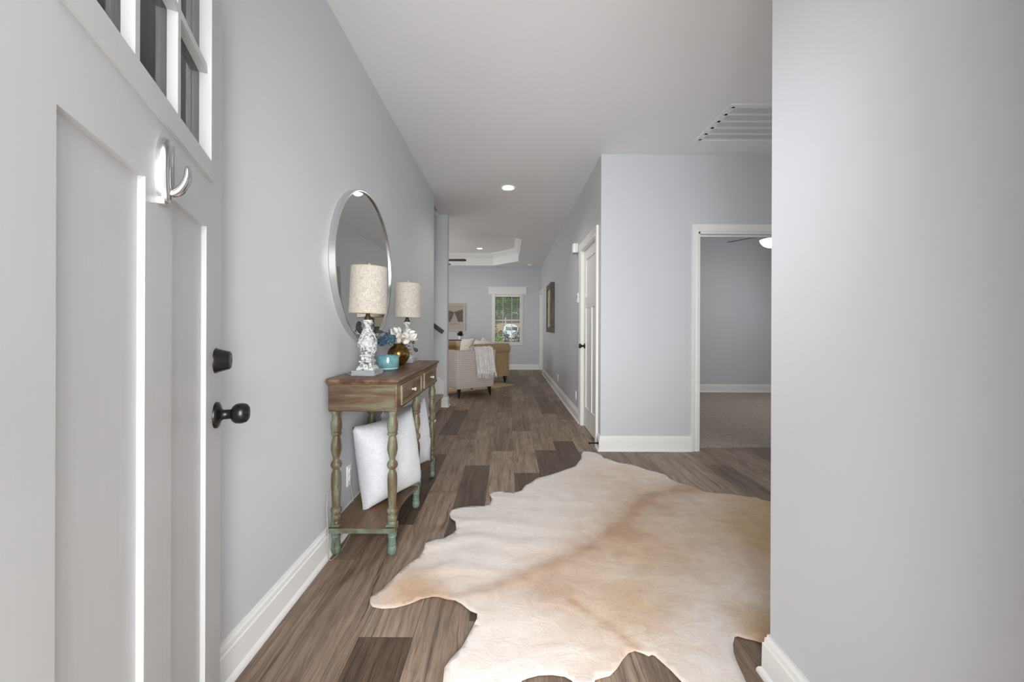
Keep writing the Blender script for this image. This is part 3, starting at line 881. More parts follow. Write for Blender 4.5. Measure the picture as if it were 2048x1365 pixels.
# framed wall panel on the right hall wall
wa = thing('framed_wall_panel', 'dark brown framed cream panel on the right hall wall', 'wall art', (XR, 7.10, 1.05))
fd, fw2, fh = 0.075, 0.80, 0.94
bm = bm_new()
b_ = 0.10
for (a, b, c, d) in ((0, fw2, 0, b_), (0, fw2, fh - b_, fh), (0, b_, b_, fh - b_), (fw2 - b_, fw2, b_, fh - b_)):
    box(bm, -fd, 0, a, b, c, d)
bmesh.ops.bevel(bm, geom=bm.edges[:], offset=0.004, segments=1, affect='EDGES')
obj('frame', bm, M['frame_brown'], wa)
bm = bm_new()
N = 26
grid = [[bm.verts.new((-0.052 - 0.014 * noise.fractal(Vector((i * .35, j * .35, 3)), 1, 2, 3), b_ + (fw2 - 2 * b_) * i / N, b_ + (fh - 2 * b_) * j / N)) for j in range(N + 1)] for i in range(N + 1)]
for i in range(N):
    for j in range(N): bm.faces.new((grid[i][j], grid[i + 1][j], grid[i + 1][j + 1], grid[i][j + 1]))
o = obj('panel', bm, M['art_cream'], wa, 60); o['label'] = 'textured cream panel'

# framed print on the far wall
fp_ = thing('framed_print', 'framed cream poster with dark street picture above the sofa', 'picture', (-1.478, YF, 1.054))
PW, PH = 0.60, 0.75
bm = bm_new(); fwid = 0.022
for (a, b, c, d) in ((-PW / 2, PW / 2, 0, fwid), (-PW / 2, PW / 2, PH - fwid, PH), (-PW / 2, -PW / 2 + fwid, fwid, PH - fwid), (PW / 2 - fwid, PW / 2, fwid, PH - fwid)):
    box(bm, a, b, -0.032, 0, c, d)
obj('frame', bm, M['frame_silver'], fp_)
def poster_mat():
    g = G('poster_paper'); s = g.xyz(g.pos())
    n = g.noise(g.scale(g.pos(), (60, 1, 130)), 1, 3, 0.7)
    rows = None
    for zc, hw, x0, x1 in ((0.655, 0.009, -0.24, 0.235), (0.613, 0.005, -0.24, 0.235), (0.208, 0.006, -0.24, 0.10), (0.180, 0.009, -0.24, 0.18), (0.145, 0.005, -0.18, 0.06)):
        r = g.math('LESS_THAN', g.math('ABSOLUTE', g.math('SUBTRACT', s[2], zc)), hw)
        r = g.math('MULTIPLY', r, g.math('MULTIPLY', g.math('GREATER_THAN', s[0], x0), g.math('LESS_THAN', s[0], x1)))
        rows = r if rows is None else g.math('MAXIMUM', rows, r)
    f = g.math('MULTIPLY', rows, g.math('GREATER_THAN', n, 0.47))
    c = g.mix(g.math('MULTIPLY', f, 0.6), lin(180, 172, 157), lin(110, 100, 88))
    return g.done(c, 0.6)
def street_mat():
    g = G('street_picture'); s = g.xyz(g.pos())
    n = g.noise(g.scale(g.pos(), (34, 1, 34)), 1, 5, 0.75)
    x, z = s[0], s[2]
    # bright tapering road below, pale sky wedge above, dark building masses either side
    road = g.math('LESS_THAN', g.math('ABSOLUTE', g.math('SUBTRACT', x, 0.01)), g.math('ADD', 0.012, g.math('MULTIPLY', g.math('SUBTRACT', 0.47, z), g.math('ADD', 0.22, g.math('MULTIPLY', n, 0.35)))))
    sky_ = g.math('GREATER_THAN', g.math('SUBTRACT', z, 0.50), g.math('ADD', g.math('MULTIPLY', g.math('ABSOLUTE', x), 0.32), g.math('MULTIPLY', g.math('SUBTRACT', n, 0.5), 0.12)))
    lightm = g.math('MAXIMUM', road, sky_)
    v = g.math('ADD', g.math('MULTIPLY', lightm, 0.30), g.math('MULTIPLY', g.math('SUBTRACT', n, 0.2), 1.1))
    c = g.ramp(v, [(0.16, lin(38, 34, 32)), (0.40, lin(112, 106, 98)), (0.72, lin(186, 177, 162))])
    return g.done(c, 0.6)
bm = bm_new(); box(bm, -PW / 2 + fwid, PW / 2 - fwid, -0.024, -0.004, fwid, PH - fwid)
pp = obj('print_sheet', bm, poster_mat(), fp_)
bm = bm_new(); box(bm, -0.245, 0.238, -0.0252, -0.0242, 0.235, 0.575)
o = obj('street_image', bm, street_mat(), pp); o['label'] = 'dark grey street picture'

# mirror
mi = thing('round_mirror', 'large round silver framed mirror on the left wall', 'mirror', (XL, 2.365, 1.50))
MXp = Matrix.Rotation(PI / 2, 4, 'Y')
bm = bm_new()
lathe(bm, [(0.440, 0.002), (0.457, 0.002), (0.457, 0.034), (0.455, 0.036), (0.449, 0.036), (0.447, 0.034), (0.447, 0.024), (0.440, 0.024)], 128, MXp, cap=False)
rings_prof = None
obj('frame', bm, M['steel'], mi, 35)
bm = bm_new(); lathe(bm, [(0.4465, 0.018), (0.4465, 0.026)], 128, MXp)
obj('mirror_glass', bm, M['mirror'], mi)

# ------------------------------------------------------------------ console table
TXB, TXF, TY_0, TY_1, TT = -0.884, -0.5335, 1.855, 2.955, 0.883
ct = thing('console_table', 'distressed green and brown console table against the left wall', 'console table', (-0.70, 2.405, 0))
off = ct.location
def L_(bm): bmesh.ops.translate(bm, verts=bm.verts[:], vec=(-off.x, -off.y, 0)); return bm
bm = bm_new()
sweep(bm, [(TXB, TY_0 + 0.02), (TXB, TY_1 - 0.02), (TXF - 0.02, TY_1 - 0.02), (TXF - 0.02, TY_0 + 0.02)][::-1],
      [(0, TT - 0.001), (0, TT - 0.026), (-0.008, TT - 0.026), (-0.012, TT - 0.018), (-0.017, TT - 0.017), (-0.02, TT - 0.012), (-0.019, TT - 0.006), (-0.014, TT - 0.002), (-0.008, TT)], closed=True)
box(bm, TXB + 0.0, TXF - 0.02, TY_0 + 0.02, TY_1 - 0.02, TT - 0.026, TT - 0.0003)
bmesh.ops.translate(bm, verts=[v for v in bm.verts if v.co.x < TXB], vec=(0, 0, 0))
for v in bm.verts:
    if v.co.x < TXB: v.co.x = TXB - 0.004
obj('tabletop', L_(bm), M['t_top'], ct, 30)
AXB, AXF, AY0, AY1, AZ0, AZ1 = -0.881, -0.546, 1.872, 2.938, 0.7225, TT - 0.026
bm = bm_new(); box(bm, AXB, AXF - 0.008, AY0, AY1, AZ0, AZ1)
bmesh.ops.bevel(bm, geom=bm.edges[:], offset=0.003, segments=1, affect='EDGES')
o = obj('apron', L_(bm), M['t_apron_side'], ct); o['label'] = 'green washed apron'
bm = bm_new(); box(bm, AXF - 0.0079, AXF, AY0 + 0.002, AY1 - 0.002, AZ0 + 0.001, AZ1)
obj('front_board', L_(bm), M['t_apron_front'], ct)
for (a, b) in ((1.933, 2.372), (2.452, 2.882)):
    bm = bm_new(); box(bm, AXF, AXF + 0.006, a, b, AZ0 + 0.020, AZ1 - 0.014)
    dr = obj('drawer', L_(bm), M['t_apron_front'], ct)
    bm = bm_new()
    for w0, wt in ((0.0, 0.0035), (0.012, 0.002)):
        y0, y1, z0, z1 = a + w0, b - w0, AZ0 + 0.020 + w0, AZ1 - 0.014 - w0
        for q in ((y0, y1, z0, z0 + wt), (y0, y1, z1 - wt, z1), (y0, y0 + wt, z0 + wt, z1 - wt), (y1 - wt, y1, z0 + wt, z1 - wt)):
            box(bm, AXF + 0.0062, AXF + 0.0095 - w0 * 0.1, q[0], q[1], q[2], q[3])
    obj('bead_moulding', L_(bm), M['t_bead'], dr)
    bm = bm_new(); yc = (a + b) / 2
    lathe(bm, [(0.006, 0.0), (0.005, 0.008), (0.008, 0.011), (0.0105, 0.016), (0.010, 0.021), (0.005, 0.024)], 20, Matrix.Translation((AXF + 0.006, yc, (AZ0 + AZ1) / 2)) @ MXp)
    obj('drawer_knob', L_(bm), M['knob_white'], dr, 50)
# shelf with scalloped front
LXB, LXF = -0.858, -0.578
LYs = (1.912, 2.405, 2.90)
bm = bm_new()
pf = []
ns = 40
for i in range(ns + 1):
    y = LYs[0] - 0.045 + (LYs[2] - LYs[0] + 0.09) * i / ns
    t = (y - LYs[0]) / (LYs[1] - LYs[0])
    k = abs(math.sin(PI * min(max(t, 0), 2)))
    pf.append((LXF + 0.026 - 0.045 * k ** 0.9, y))
poly = [(TXB + 0.004, LYs[2] + 0.045), (TXB + 0.004, LYs[0] - 0.045)] + pf
prism(bm, poly, 0.131, 0.150, lambda a, b, t: (a, b, t))
sh = obj('lower_shelf', L_(bm), M['t_shelf'], ct, 30)
bm = bm_new()
box(bm, TXB + 0.002, LXF + 0.027, LYs[0] - 0.0475, LYs[0] - 0.0445, 0.129, 0.152)
o = obj('edge_strip', L_(bm), M['t_edge'], sh); o['label'] = 'green painted front edge'
def leg_prof():
    r = 0.0245
    P = [(0.0, 0.155), (0.92, 0.155), (0.96, 0.164), (0.78, 0.171), (0.96, 0.177), (1.02, 0.186), (0.96, 0.196), (0.66, 0.203), (0.66, 0.208), (1.0, 0.213), (1.06, 0.222), (1.0, 0.231), (0.74, 0.237), (0.80, 0.262), (0.92, 0.32), (1.0, 0.372),
         (0.90, 0.405), (0.60, 0.422), (0.60, 0.428), (0.98, 0.438), (1.10, 0.450), (0.98, 0.462), (0.60, 0.472), (0.58, 0.480), (0.82, 0.500), (1.04, 0.526), (1.0, 0.55), (0.78, 0.582), (0.70, 0.594), (0.98, 0.599), (1.04, 0.604), (0.98, 0.609), (0.76, 0.613), (0.98, 0.617), (1.08, 0.640), (1.04, 0.658), (0.76, 0.688), (0.74, 0.702), (0.96, 0.709), (0.96, 0.7235)]
    return [(a * r, h) for a, h in P]
foot = [(0.008, 0.0), (0.016, 0.003), (0.0225, 0.014), (0.0235, 0.026), (0.0215, 0.042), (0.0195, 0.045), (0.0195, 0.048), (0.0210, 0.052), (0.0185, 0.072), (0.0190, 0.088), (0.0225, 0.094), (0.0205, 0.100), (0.0230, 0.106), (0.0225, 0.118), (0.0215, 0.131)]
for x in (LXB, LXF):
    for y in LYs:
        m = Matrix.Translation((x, y, 0))
        bm = bm_new(); lathe(bm, leg_prof()[1:], 24, m)
        leg = obj('leg', L_(bm), M['t_leg'], ct, 40)
        bm = bm_new(); lathe(bm, foot, 24, m)
        box(bm, x - 0.0245, x + 0.0245, y - 0.0245, y + 0.0245, 0.128, 0.156)
        fo = obj('foot', L_(bm), M['t_foot'], leg, 40); fo['label'] = 'verdigris painted foot'

# ------------------------------------------------------------------ lamps
def lamp():
    t = thing('table_lamp', '', 'table lamp')
    bm = bbox_bevel(-0.060, 0.060, -0.072, 0.072, 0.0, 0.028, 0.003)
    o = obj('plinth', bm, M['acrylic'], t); o['label'] = 'clear acrylic plinth'
    bm = bm_new()
    lathe(bm, [(0.044, 0.028), (0.044, 0.036), (0.040, 0.042), (0.031, 0.054), (0.028, 0.064), (0.034, 0.068), (0.034, 0.074), (0.025, 0.080), (0.025, 0.096), (0.030, 0.100), (0.030, 0.106), (0.020, 0.110)], 48, fn=square)
    ped = obj('pedestal', bm, M['chippy'], t, 35)
    bm = bm_new()
    def leafy(a, h):
        if h > 0.258: return 1.0
        k = (h - 0.104) / 0.15
        lobes = 0.05 * math.cos(4 * a + 6 * k) + 0.05 * abs(math.sin(a * 3 + k * 9))
        return 1 + lobes + 0.16 * noise.fractal(Vector((math.cos(a) * 3.0, math.sin(a) * 3.0, h * 62)), 1, 2, 4)
    prof = []
    kp = [(0, .026), (.06, .034), (.2, .043), (.36, .048), (.5, .045), (.66, .038), (.8, .029), (.92, .021), (1, .016)]
    for i in range(49):
        k = i / 48
        for (a0, r0), (a1, r1) in zip(kp, kp[1:]):
            if a0 <= k <= a1: r = r0 + (r1 - r0) * (k - a0) / (a1 - a0)
        prof.append((r, 0.104 + 0.150 * k))
    prof += [(0.014, 0.262), (0.022, 0.270), (0.026, 0.282), (0.024, 0.292)]
    lathe(bm, prof, 96, fn=leafy)
    obj('carved_body', bm, M['chippy'], t, 60)
    bm = bm_new(); lathe(bm, [(0.022, 0.292), (0.020, 0.298), (0.011, 0.318), (0.009, 0.330), (0.009, 0.37)], 24)
    obj('socket', bm, M['brass'], t, 40)
    sh_e = []
    tilt = Matrix.Translation((0, 0, 0.326)) @ Matrix.Rotation(R(1.6), 4, 'Y')
    bm = bm_new()
    lathe(bm, [(0.0965, 0.0), (0.0925, 0.248), (0.0905, 0.248), (0.0945, 0.0), (0.0965, 0.0)], 64, tilt, cap=False)
    s = obj('lamp_shade', bm, M['shade'], t, 40)
    bm = bm_new()
    lathe(bm, [(0.0972, -0.0005), (0.0970, 0.004), (0.0945, 0.004)], 64, tilt, cap=False)
    obj('bottom_trim', bm, M['shade_tape'], s, 40)
    bm = bm_new()
    lathe(bm, [(0.0934, 0.244), (0.0932, 0.2485), (0.0900, 0.2485)], 64, tilt, cap=False)
    obj('top_trim', bm, M['shade_tape'], s, 40)
    bm = bm_new()
    for k in range(3):
        a = k * 2 * PI / 3 + .4
        tube(bm, [tilt @ Vector((0.006, 0, 0.238)), tilt @ Vector((math.cos(a) * 0.0915, math.sin(a) * 0.0915, 0.242))], 0.0018, 6)
    lathe(bm, [(0.0035, 0.03), (0.0035, 0.245)], 10, tilt)
    obj('spider', bm, M['brass'], s)
    bm = bm_new()
    lathe(bm, [(0.004, 0.245), (0.008, 0.249), (0.011, 0.254), (0.006, 0.258), (0.007, 0.264), (0.003, 0.269)], 16, tilt)
    obj('finial', bm, M['knob_white'], t, 40)
    return t
l1 = lamp(); l1.location = (-0.752, 2.045, TT)
tag(l1, 'nearer white linen table lamp in front of the mirror', 'table lamp', 'pair of table lamps on the console')
l2 = copy_tree(l1); l2.location = (-0.742, 2.80, TT); l2.rotation_euler.z = 0.0
l2['label'] = 'farther linen table lamp behind the flowers at the table end'
# clear cord of the nearer lamp
bm = bm_new()
cp = [(-0.76, 2.10, TT + 0.004), (-0.82, 2.02, TT + 0.003), (-0.87, 2.06, TT + 0.003), (-0.8955, 2.09, TT - 0.03), (-0.8955, 2.05, 0.62), (-0.8955, 1.97, 0.42), (-0.892, 1.89, 0.29), (-0.880, 1.862, 0.20), (-0.866, 1.845, 0.13), (-0.862, 1.832, 0.07), (-0.858, 1.834, 0.025), (-0.850, 1.86, 0.006), (-0.845, 1.96, 0.005), (-0.862, 2.10, 0.01), (-0.868, 2.16, 0.10), (-0.894, 2.165, 0.262)]
def smooth_pts(p, n=6):
    P = [Vector(q) for q in p]; out = []
    for i in range(len(P) - 1):
        a, b, c, d = P[max(i - 1, 0)], P[i], P[i + 1], P[min(i + 2, len(P) - 1)]
        for k in range(n):
            t = k / n
            out.append(0.5 * ((2 * b) + (c - a) * t + (2 * a - 5 * b + 4 * c - d) * t * t + (3 * b - a - 3 * c + d) * t ** 3))
    return out + [P[-1]]
tube(bm, smooth_pts(cp), 0.0022, 8)
o = obj('lamp_cord', bm, M['seasoned_clear'], None, 60)
tag(o, 'clear lamp cord looping down behind the console leg', 'cord')

# ------------------------------------------------------------------ things on the console
bw_ = thing('candle_bowl', 'turquoise glazed candle bowl beside the nearer lamp', 'candle', (-0.715, 2.272, TT))
bm = bm_new()
lathe(bm, [(0.050, 0.0), (0.056, 0.004), (0.058, 0.010), (0.0595, 0.016), (0.0625, 0.020), (0.0635, 0.05), (0.0630, 0.084), (0.0615, 0.086), (0.0595, 0.084), (0.0590, 0.06)], 48, cap=False)
obj('bowl', bm, M['turq'], bw_, 50)
bm = bm_new(); lathe(bm, [(0.0592, 0.01), (0.0592, 0.064), (0.002, 0.066)], 40)
obj('wax', bm, M['wax'], bw_, 50)
bm = bm_new(); tube(bm, [(0, 0, 0.064), (0.001, 0, 0.074)], 0.0012, 6); obj('wick', bm, M['darkslot'], bw_)

va = thing('flower_vase', 'round antique gold vase behind the turquoise bowl', 'vase', (-0.736, 2.565, TT))
bm = bm_new()
lathe(bm, [(0.030, 0.0), (0.036, 0.004), (0.055, 0.024), (0.069, 0.052), (0.0725, 0.074), (0.068, 0.098), (0.055, 0.117), (0.040, 0.128), (0.034, 0.133), (0.038, 0.142), (0.035, 0.142), (0.031, 0.132)], 48, cap=False)
o = obj('vase_body', bm, M['gold'], va, 60)

VB = Vector((-0.736, 2.565, TT + 0.14))
def petal(bm, mtx, L, W, cup=0.5, curl=0.3, n=6):
    vs_ = []
    for i in range(n + 1):
        v = i / n
        w = W * (math.sin(PI * (0.08 + 0.86 * v)) ** 0.75)
        row = []
        for j in (-1, -0.5, 0, 0.5, 1):
            x = j * w * 0.5
            z = L * v * math.cos(curl * v * v) 
            y = -cup * L * (v * v * 0.35) + cup * W * (j * j) * 0.30 - L * math.sin(curl) * v ** 3 * 0.3
            row.append(bm.verts.new(mtx @ Vector((x, -y, z))))
        vs_.append(row)
    for a, b in zip(vs_, vs_[1:]):
        for j in range(4): bm.faces.new((a[j], a[j + 1], b[j + 1], b[j]))

def blossom(name, label, loc, size, tilt, az, group):
    t = thing(name, label, 'flower', loc, 0, group)
    R0 = Matrix.Rotation(az, 4, 'Z') @ Matrix.Rotation(tilt, 4, 'Y')
    for ring, (cnt, sp, L, W) in enumerate(((3, 14, .80, .55), (4, 38, .95, .66), (5, 66, 1.0, .70))):
        for k in range(cnt):
            bm = bm_new()
            a = 2 * PI * k / cnt + ring * 0.7 + rnd.uniform(-.15, .15)
            m = R0 @ Matrix.Rotation(a, 4, 'Z') @ Matrix.Rotation(R(sp + rnd.uniform(-6, 6)), 4, 'X')
            petal(bm, m, size * L, size * W, 0.8, 0.5)
            obj('petal', bm, M['petal_white'], t, 180)
    bm = bm_new(); d = (R0.to_3x3() @ Vector((0, 0, 1)))
    end = VB - Vector(loc) + Vector((0, 0, -0.06))
    tube(bm, smooth_pts([(0, 0, 0), tuple(-d * 0.025), tuple(end)]), 0.003, 8)
    obj('stem', bm, M['stem'], t, 60)
    return t
FG = 'white blossoms in the gold vase'
blossom('white_blossom', 'white blossom facing out lowest in the gold vase', VB + Vector((0.030, -0.035, 0.030)), 0.066, R(62), R(-62), FG)
blossom('white_blossom', 'white blossom at upper left of the vase bunch', VB + Vector((-0.010, -0.010, 0.060)), 0.062, R(30), R(200), FG)
blossom('white_blossom', 'white blossom at the right of the vase bunch', VB + Vector((0.058, 0.030, 0.045)), 0.066, R(55), R(20), FG)
def hydrangea(label, loc, r, n, group):
    t = thing('blue_hydrangea', label, 'flower', loc, 0, group)
    bm = bm_new()
    for k in range(n):
        z = 1 - 2 * (k + .5) / n; a = k * 2.4
        if z < -0.75: continue
        d = Vector((math.sqrt(1 - z * z) * math.cos(a), math.sqrt(1 - z * z) * math.sin(a), z))
        q = d.to_track_quat('Z', 'Y').to_matrix().to_4x4()
        for j in range(4):
            petal(bm, Matrix.Translation(d * r) @ q @ Matrix.Rotation(j * PI / 2 + k, 4, 'Z') @ Matrix.Rotation(R(72), 4, 'X'), 0.020, 0.018, 0.3, 0.3, 3)
    sphere(bm, (0, 0, 0), r * 0.82, u=12, v=8)
    obj('florets', bm, M['petal_blue'], t, 180)
    bm = bm_new(); e = VB - Vector(loc) + Vector((0, 0, -0.05))
    tube(bm, smooth_pts([(0, 0, 0), tuple(e * 0.5 + Vector((0, 0, .01))), tuple(e)]), 0.003, 8)
    obj('stem', bm, M['stem'], t, 60)
hydrangea('blue hydrangea head leaning over the left of the gold vase', VB + Vector((-0.052, -0.030, 0.040)), 0.030, 34, 'blue hydrangeas in the gold vase')
hydrangea('small blue hydrangea head drooping lowest at the left of the vase', VB + Vector((-0.098, -0.03, 0.020)), 0.022, 24, 'blue hydrangeas in the gold vase')
def sprig(label, pts, leaves, group):
    t = thing('leaf_sprig', label, 'leaf', VB, 0, group)
    sp_ = smooth_pts(pts)
    bm = bm_new(); tube(bm, sp_, 0.0018, 6); obj('stem', bm, M['leaf_silver'], t)
    for (k, L, W, az, ti) in leaves:
        bm = bm_new(); p = sp_[min(k, len(sp_) - 1)]
        petal(bm, Matrix.Translation(p) @ Matrix.Rotation(az, 4, 'Z') @ Matrix.Rotation(ti, 4, 'Y'), L, W, 0.4, 0.6)
        obj('leaf', bm, M['leaf_silver'], t, 180)
sprig('grey leaf sprig arching left out of the gold vase', [(0, 0, -0.05), (-0.03, -0.02, 0.03), (-0.07, -0.03, 0.075), (-0.10, -0.03, 0.078)], [(18, 0.07, 0.026, R(190), R(75)), (9, 0.05, 0.03, R(100), R(30))], 'leaf sprigs in the gold vase')
sprig('long grey leaf sprig reaching behind the nearer lamp', [(0, 0, -0.05), (-0.05, -0.06, 0.06), (-0.09, -0.20, 0.10), (-0.10, -0.36, 0.07)], [(18, 0.085, 0.036, R(235), R(40)), (14, 0.07, 0.03, R(170), R(20))], 'leaf sprigs in the gold vase')
sprig('short leaf sprig hanging at the right of the gold vase', [(0, 0, -0.05), (0.03, 0.03, 0.02), (0.075, 0.05, 0.010), (0.085, 0.06, -0.03)], [(18, 0.045, 0.026, R(20), R(130)), (12, 0.045, 0.024, R(60), R(90))], 'leaf sprigs in the gold vase')

# ------------------------------------------------------------------ cushions
def cushion(W, Hh, T_, pinch=0.07, n=22, seed=0, wr=0.006, sharp=2.4):
    bm = bm_new()
    top_, bot = [], []
    for i in range(n + 1):
        u = -1 + 2 * i / n; rt, rb = [], []
        for j in range(n + 1):
            v = -1 + 2 * j / n
            x = u * W / 2 * (1 - pinch * (1 - v * v)); z = v * Hh / 2 * (1 - pinch * (1 - u * u))
            e = max(0, (1 - abs(u) ** sharp) * (1 - abs(v) ** sharp)) ** 0.52
            t = T_ / 2 * e
            nz = noise.fractal(Vector((u * 2.3 + seed, v * 2.3, seed * 1.7)), 1, 2, 4) * wr
            edge = min(i, j, n - i, n - j) == 0
            rt.append(bm.verts.new((x, -t - (0 if edge else nz * (0.4 + e)), z)))
            rb.append(rt[-1] if edge else bm.verts.new((x, t + nz * 0.5, z)))
        top_.append(rt); bot.append(rb)
    for i in range(n):
        for j in range(n):
            bm.faces.new((top_[i][j], top_[i + 1][j], top_[i + 1][j + 1], top_[i][j + 1]))
            try: bm.faces.new((bot[i][j], bot[i][j + 1], bot[i + 1][j + 1], bot[i + 1][j]))
            except ValueError: pass
    return bm
def pillow(label, W, Hh, T_, mat, loc, yaw, lean, roll=0, seed=1, group=None, seam=True):
    t = thing('throw_pillow', label, 'pillow', loc, 0, group)
    t.rotation_mode = 'QUATERNION'
    m = Matrix.Rotation(yaw, 4, 'Z') @ Matrix.Rotation(lean, 4, 'X') @ Matrix.Rotation(roll, 4, 'Y')
    t.rotation_quaternion = m.to_quaternion()
    bm = cushion(W, Hh, T_, seed=seed)
    bmesh.ops.translate(bm, verts=bm.verts[:], vec=(0, 0, Hh / 2))
    o = obj('cushion_cover', bm, mat, t, 75)
    if seam:
        bm = bm_new(); pts = []
        for s in range(4):
            for k in range(14):
                w = -1 + 2 * k / 14
                u, v = ((w, -1), (1, w), (-w, 1), (-1, -w))[s]
                pts.append((u * W / 2 * (1 - .07 * (1 - v * v)), 0, v * Hh / 2 * (1 - .07 * (1 - u * u)) + Hh / 2))
        tube(bm, pts + pts[:2], 0.0028, 6)
        obj('seam_welt', bm, mat, t, 180)
    return t
PG = 'white pillows under the console'
pillow('large white pillow nearest on the console shelf', 0.41, 0.47, 0.24, M['pillow'], (-0.664, 2.230, 0.150), R(54), R(-5), R(-5), 2, PG, False)
pillow('white pillow standing behind the nearer one on the console shelf', 0.43, 0.46, 0.20, M['pillow'], (-0.672, 2.62, 0.150), R(62), R(-4), R(-3), 5, PG, False)

# ------------------------------------------------------------------ cowhide rug
HIDE = [(0.659, 3.426), (0.684, 3.485), (0.738, 3.50), (0.789, 3.474), (0.829, 3.399), (0.83, 3.327), (0.879, 3.263), (0.925, 3.201), (1.017, 3.153), (1.107, 3.058), (1.171, 3.0), (1.215, 2.944), (1.218, 2.873), (1.248, 2.794), (1.308, 2.757), (1.324, 2.709), (1.35, 2.656), (1.423, 2.626), (1.53, 2.607), (1.608, 2.568), (1.66, 2.558), (1.678, 2.52), (1.72, 2.49),
 (1.82, 2.45), (1.95, 2.42), (2.05, 2.33), (2.06, 2.2), (1.98, 2.12), (1.95, 1.95), (1.93, 1.75), (1.98, 1.6), (1.95, 1.48), (1.83, 1.42), (1.7, 1.5), (1.55, 1.52), (1.35, 1.45), (1.15, 1.40), (1.0, 1.40), (0.96, 1.372),
 (0.911, 1.378), (0.894, 1.387), (0.868, 1.395), (0.847, 1.406), (0.832, 1.401), (0.807, 1.368), (0.788, 1.332), (0.778, 1.298), (0.771, 1.262), (0.764, 1.228), (0.755, 1.15), (0.70, 1.08), (0.63, 1.10), (0.57, 1.18), (0.55, 1.227), (0.537, 1.261), (0.521, 1.293), (0.509, 1.318), (0.5, 1.324), (0.487, 1.318), (0.469, 1.331), (0.446, 1.34), (0.421, 1.331), (0.394, 1.305), (0.366, 1.272), (0.334, 1.244), (0.296, 1.233), (0.281, 1.226), (0.27, 1.20), (0.22, 1.205), (0.205, 1.226), (0.187, 1.24), (0.146, 1.246), (0.103, 1.244), (0.068, 1.234), (0.047, 1.225), (0.02, 1.19), (-0.02, 1.12), (-0.09, 1.05), (-0.16, 1.05), (-0.2, 1.13),
 (-0.204, 1.224), (-0.206, 1.254), (-0.19, 1.29), (-0.16, 1.342), (-0.143, 1.397), (-0.128, 1.442), (-0.118, 1.474), (-0.119, 1.501), (-0.148, 1.518), (-0.187, 1.559), (-0.216, 1.579), (-0.253, 1.589), (-0.287, 1.605), (-0.314, 1.605), (-0.36, 1.589), (-0.406, 1.561), (-0.453, 1.542), (-0.503, 1.537), (-0.545, 1.545), (-0.565, 1.569), (-0.574, 1.6), (-0.562, 1.619), (-0.539, 1.646), (-0.517, 1.694), (-0.498, 1.761), (-0.478, 1.817), (-0.461, 1.85), (-0.436, 1.876), (-0.424, 1.939), (-0.429, 1.987), (-0.394, 2.037), (-0.34, 2.054), (-0.3, 2.101), (-0.287, 2.135), (-0.304, 2.216), (-0.335, 2.253), (-0.354, 2.318), (-0.351, 2.358), (-0.315, 2.387), (-0.236, 2.407), (-0.156, 2.416), (-0.116, 2.437), (-0.105, 2.507), (-0.123, 2.57), (-0.103, 2.62), (-0.052, 2.631), (0.037, 2.611), (0.096, 2.639), (0.122, 2.71), (0.18, 2.785), (0.217, 2.864), (0.303, 2.919), (0.392, 2.971), (0.448, 3.016), (0.551, 3.119), (0.622, 3.26)]
SPINE = [(-0.30, 1.53), (-0.18, 1.589), (0.035, 1.697), (0.167, 1.788), (0.277, 1.854), (0.441, 1.982), (0.635, 2.152), (0.796, 2.381), (0.999, 2.596), (1.313, 2.702), (1.7, 2.62)]
def seg_d(p, a, b):
    a, b = Vector(a), Vector(b); ab = b - a
    t = max(0, min(1, (p - a).dot(ab) / ab.length_squared))
    return (p - a - ab * t).length, t
def poly_d(p, line): return min(seg_d(p, a, b)[0] for a, b in zip(line, line[1:]))
def inside(p, poly):
    c = False; n = len(poly); j = n - 1
    for i in range(n):
        xi, yi = poly[i]; xj, yj = poly[j]
        if (yi > p.y) != (yj > p.y) and p.x < (xj - xi) * (p.y - yi) / (yj - yi) + xi: c = not c
        j = i
    return c
def gs(p, c, r): return math.exp(-((p - Vector(c)).length / r) ** 2)
CREAM, BEIGE, TAN, GOLD = Vector(lin(220, 212, 207)[:3]), Vector(lin(199, 173, 146)[:3]), Vector(lin(172, 136, 104)[:3]), Vector(lin(184, 150, 106)[:3])
